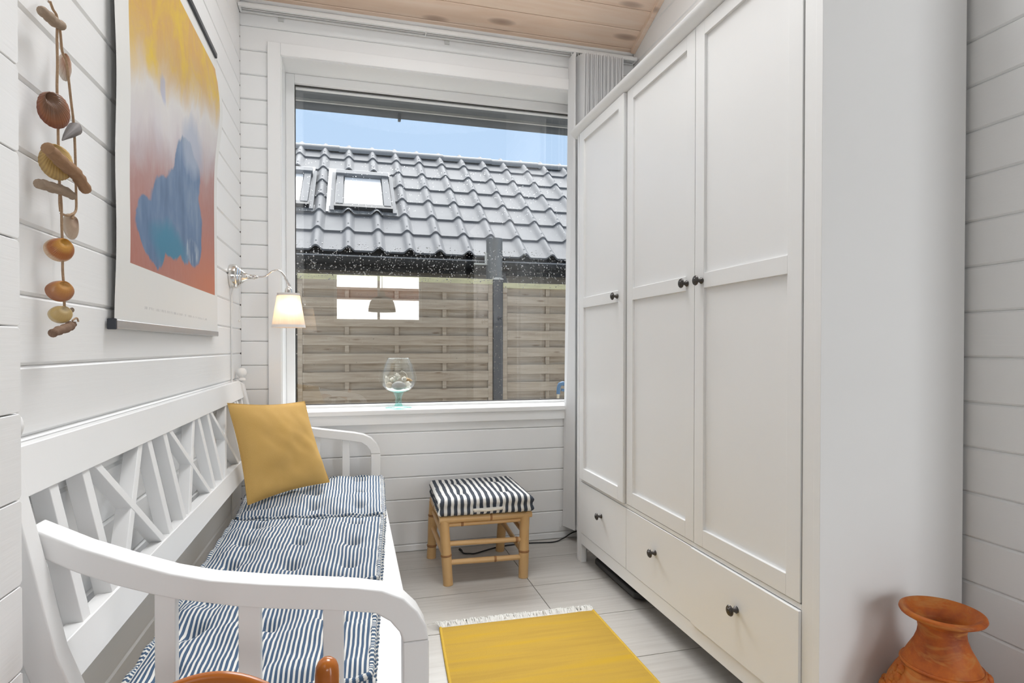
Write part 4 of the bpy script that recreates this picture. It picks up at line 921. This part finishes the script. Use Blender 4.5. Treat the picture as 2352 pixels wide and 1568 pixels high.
# ------------------------------------------------------------------ scroll poster
def postermat():
    k = NT('abstract_print'); uv = k.n('ShaderNodeUVMap').outputs[0]; sx = k.n('ShaderNodeSeparateXYZ'); k.t.links.new(uv, sx.inputs[0]); p0, q0 = sx.outputs[0], sx.outputs[1]
    def nz(sc, st, am): return k.math('MULTIPLY', k.math('SUBTRACT', k.noise(k.coord('UV', st), sc, 4, .6, .4), .5), am)
    p = k.math('ADD', p0, nz(5, (1, 1, 1), .11)); q = k.math('ADD', q0, nz(4, (1.6, .8, 1), .12))
    Q = k.math('SUBTRACT', k.math('ADD', q0, nz(3.5, (1.8, .9, 1), .22)), k.math('MULTIPLY', p0, .26))
    bg = k.ramp(Q, [(0, (.40, .13, .095)), (.12, (.38, .135, .105)), (.23, (.39, .19, .17)), (.31, (.46, .34, .33)), (.40, (.64, .58, .55)), (.49, (.72, .69, .64)), (.55, (.66, .54, .40)), (.62, (.62, .40, .14)), (.72, (.62, .35, .085)), (1, (.58, .31, .08))])
    grn = k.noise(k.coord('UV', (18, 5, 1)), 3, 4, .7); bg = k.mix(k.math('MULTIPLY', grn, .35), bg, k.mix(.5, bg, (.75, .70, .66)))
    st = k.noise(k.coord('UV', (3.6, 2.6, 1)), 2, 5, .65, .8); yl = k.math('MULTIPLY', k.ramp(Q, [(.50, 0.), (.60, 1.)]), k.ramp(st, [(.44, 0.), (.68, 1.)])); bg = k.mix(yl, bg, (.72, .50, .05))
    redl = k.math('MULTIPLY', k.ramp(q0, [(.05, 1.), (.25, 0.)]), k.ramp(p, [(.3, 0.), (.9, .8)])); bg = k.mix(redl, bg, (.55, .17, .08))
    haze = k.noise(k.coord('UV', (3, 1.2, 1)), 3, 3); bg = k.mix(k.math('MULTIPLY', k.ramp(Q, [(.25, 0.), (.36, .5), (.46, .4), (.55, 0.)]), haze), bg, (.52, .52, .62))
    def ell(cx, cy, rx, ry):
        a = k.math('DIVIDE', k.math('SUBTRACT', p, cx), rx); b = k.math('DIVIDE', k.math('SUBTRACT', q, cy), ry)
        return k.math('ADD', k.math('MULTIPLY', a, a), k.math('MULTIPLY', b, b))
    d = k.math('MINIMUM', ell(.19, .125, .155, .105), ell(.36, .195, .22, .135))
    for e_ in ((.55, .25, .255, .175), (.60, .40, .18, .15), (.66, .20, .14, .125)): d = k.math('MINIMUM', d, ell(*e_))
    mk = k.ramp(d, [(.86, 1.), (1.02, 0.)])
    tl_ = k.noise(k.coord('UV', (9, 3, 1)), 1.6, 4); bc = k.ramp(tl_, [(.25, (.065, .12, .22)), (.5, (.12, .195, .33)), (.75, (.21, .285, .40))])
    teal = k.ramp(ell(.36, .11, .24, .08), [(.2, 1.), (1.3, 0.)]); bc = k.mix(teal, bc, (.045, .21, .33)); lite = k.math('MULTIPLY', k.ramp(ell(.66, .13, .10, .06), [(.3, .9), (1.1, 0.)]), k.ramp(tl_, [(.42, 0.), (.6, 1.)])); bc = k.mix(lite, bc, (.60, .64, .66))
    c = k.mix(mk, bg, bc)
    tip = k.ramp(ell(.30, .60, .035, .05), [(.4, .7), (1.2, 0.)]); c = k.mix(tip, c, (.42, .44, .58))
    fd = k.math('MULTIPLY', k.ramp(ell(.66, .53, .17, .13), [(.3, .75), (1.2, 0.)]), 1.); c = k.mix(fd, c, (.37, .42, .52))
    ins = k.math('MULTIPLY', k.math('MULTIPLY', k.math('GREATER_THAN', p0, 0.), k.math('LESS_THAN', p0, 1.)), k.math('MULTIPLY', k.math('GREATER_THAN', q0, 0.), k.math('LESS_THAN', q0, 1.)))
    line = k.math('MULTIPLY', k.math('MULTIPLY', k.math('GREATER_THAN', q0, -.118), k.math('LESS_THAN', q0, -.110)), k.math('MULTIPLY', k.math('GREATER_THAN', p0, .12), k.math('LESS_THAN', p0, .86)))
    dots = k.math('GREATER_THAN', k.noise(k.coord('UV', (160, 40, 1)), 1, 1), .52); paper = k.mix(k.math('MULTIPLY', k.math('MULTIPLY', line, dots), .45), (.78, .775, .75), (.40, .40, .40))
    c = k.mix(ins, paper, c)
    return k.done(k.bsdf(c, .45, 0, None, .18))
ps_ = thing('scroll_poster', 'unframed abstract print of a blue shape hung between two metal rods', 'poster', (XL, 1.96, 1.1))
PY0, PY1, PZ0, PZ1 = 1.470, 2.490, 1.100, 2.152
def pfn(a, b):
    y = PY0 + (PY1 - PY0) * a; z_ = PZ0 + (PZ1 - PZ0) * b
    x = XL + .012 + .005 * math.sin(b * PI) * math.sin(a * 5 + 1) + .022 * math.exp(-((b - .80) / .14) ** 2) * a ** 2 + .003 * (1 - a) ** 3 * math.sin(b * 9) ** 2
    if b > .9: x = XL + .012 + (x - XL - .012) * (1 - b) / .1
    return (x, y, z_)
puv = lambda a, b: ((PY0 + (PY1 - PY0) * a - 1.555) / .895, (PZ0 + (PZ1 - PZ0) * b - 1.245) / .850)
MB().grid(pfn, 40, 50, puv).build('print', postermat(), ps_, smooth=80)
for zr, mt in ((PZ0, m_alu), (PZ1, m_rodblack)):
    o = MB().box(XL + .004, XL + .020, PY0 - .008, PY1 - .022, zr - .010, zr + .010).build('rod', mt, ps_, bevel=.003)
    MB().box(XL + .003, XL + .021, PY0 - .016, PY0 - .008, zr - .012, zr + .012).build('end_cap', m_rodblack, o, bevel=.002)
# ------------------------------------------------------------------ shell garland
gd = thing('shell_garland', 'jute string garland of seashells and driftwood hung on the plank wall', 'garland', (XL, 1.19, 1.06))
GXW = XL + .030
def gp_(u_, v_, dx=0): p = onx(GXW + dx, u_, v_); return p
MB().tube([gp_(106, -2, -.02), gp_(112, 4, -.004)], .0022, 8).build('nail', m_chrome, gd, smooth=50)
def strg(pts, rad=.0021, dx=0): MB().tube(smooth_path([gp_(u_, v_, dx) for u_, v_ in pts], 4), rad, 7).build('string', m_string, gd, smooth=60)
strg([(115, 3), (122, 22), (131, 40), (131, 90), (132, 150), (131, 200), (133, 260), (134, 330), (135, 380), (137, 424), (141, 470), (142, 520), (144, 570), (144, 620), (147, 660), (148, 700), (149, 720)])
strg([(131, 40), (138, 70), (143, 118), (152, 140), (158, 185), (163, 230), (169, 280), (172, 330), (174, 400), (175, 450), (175, 480), (169, 492), (166, 502)])
strg([(168, 490), (155, 495), (140, 490)], .002); strg([(137, 424), (136, 460), (138, 486)], .0016); strg([(166, 736), (176, 730), (180, 738)], .0016)
def driftstick(pts, rad, mat, dx=.004):
    P = smooth_path([gp_(u_, v_, dx) for u_, v_ in pts], 5); n = len(P); rs = []
    for i in range(n):
        t_ = i / (n - 1); rs.append(rad * (.72 + .28 * math.sin(PI * min(1, max(0, .12 + t_ * .76)))) * (1 + .10 * math.sin(i * 1.7 + pts[0][0])))
    rs[0] *= .6; rs[-1] *= .55
    MB().tube(P, rs, 12).build('driftwood', mat, gd, smooth=60)
driftstick([(92, 22), (110, 36), (125, 50), (144, 60)], .0085, m_drift)
driftstick([(87, 422), (100, 424), (125, 432), (145, 437), (170, 452)], .0085, m_drift)
driftstick([(107, 338), (125, 355), (148, 378), (170, 395), (185, 415), (200, 440)], .0105, m_drift2, .022)
driftstick([(119, 766), (135, 759), (155, 752), (164, 745), (165, 738)], .0078, m_drift3)
def shell(u_, v_, wpx, hpx, mat, ang=0, ribs=0, thick=.35, umbo=.80, dx=0, side=0):
    c = gp_(u_, v_, dx); n_ = Vector((.80, -.60, .05)).normalized(); rt = Vector((0, 0, 1)).cross(n_).normalized(); up = n_.cross(rt)
    def inpl(uu, vv):                       # pixel to the shell's own plane
        d = ray(uu, vv); t_ = (c - C0).dot(n_) / d.dot(n_); return C0 + d * t_ - c
    sc = inpl(u_ + 10, v_).dot(rt) / 10; sz = -inpl(u_, v_ + 10).dot(up) / 10
    hw, hh = abs(wpx * .5 * sc), abs(hpx * .5 * sz); mb = MB(); NA, NR = 56, 14
    def fn(a, b):
        th = 2 * PI * a; ox, oz = math.cos(th), math.sin(th)
        if oz > 0: ox *= 1 - .22 * oz ** 2; oz *= .92
        ux, uz = side, umbo
        x_, z_ = ux + (ox - ux) * b, uz + (oz - uz) * b
        h = thick * (1 - b ** 2.4) ** .62 * min(1, .35 + b * 1.6) if b < 1 else 0
        if ribs: h *= 1 + .035 * math.cos(th * ribs); x_ *= 1 + .012 * b * math.cos(th * ribs); z_ *= 1 + .012 * b * math.cos(th * ribs)
        ca, sa = math.cos(ang), math.sin(ang); p_, q_ = x_ * ca - z_ * sa, x_ * sa + z_ * ca
        p = c + rt * (p_ * hw) + up * (q_ * hh) + n_ * (h * hw - .006); p.x = max(p.x, XL + .0015); return p
    mb.grid(fn, NA, NR); return mb.build('shell', mat, gd, smooth=80)
shell(152, 152, 32, 64, m_sh_pink, .25, 12, .9, dx=-.004)
shell(127, 250, 80, 84, m_sh_brown, .75, 34, .55, dx=.004)
MB().tube([gp_(143, 322), gp_(152, 313), gp_(163, 304), gp_(172, 296), gp_(177, 290)], [.001, .005, .009, .0115, .007], 14).build('shell', m_sh_grey, gd, smooth=60)
shell(133, 370, 82, 84, m_sh_yellow, .45, 30, .50, dx=.003)
shell(168, 518, 38, 62, m_sh_tan, -.85, 0, .35)
shell(140, 572, 70, 56, m_sh_orange, 0, 0, .55, side=.25)
shell(142, 667, 67, 50, m_sh_rust, 0, 0, .50, side=.2)
shell(143, 721, 57, 42, m_sh_cream, .08, 0, .5, side=.3)
shell(170, 711, 12, 12, m_drift, 0, 0, .5)
# ------------------------------------------------------------------ pendant lamp in the living room (seen mirrored in the pane)
pn = thing('pendant_lamp', 'dark dome pendant lamp hanging in the living room, mirrored in the pane', 'lamp', (.35, -1.2, 1.75))
MB().lathe([(.17, 1.50), (.168, 1.54), (.15, 1.62), (.11, 1.675), (.045, 1.70), (.03, 1.76), (.001, 1.77)], 32, (.36, -1.2, 0), caps=False).build('shade', plain('dark_pendant', (.05, .05, .05), .5), pn, smooth=60)
MB().tube([(.36, -1.2, 1.76), (.36, -1.2, 3.5)], .004, 8).build('cord', m_black, pn)
# red roof ridge of another house beyond the rear window (mirrored in the pane)
m_red = plain('red_roof_tile', (.34, .10, .06), .8, 0, .3, .3, 12)
tag(MB().prism([(-4.80, 2.13), (-4.70, 1.92), (-4.66, 1.92), (-4.66, 1.94), (-4.76, 2.15)], 'x', -1.4, 2.6).build('red_roof', m_red), 'red tiled roof edge outside the rear window, mirrored in the pane', 'roof')
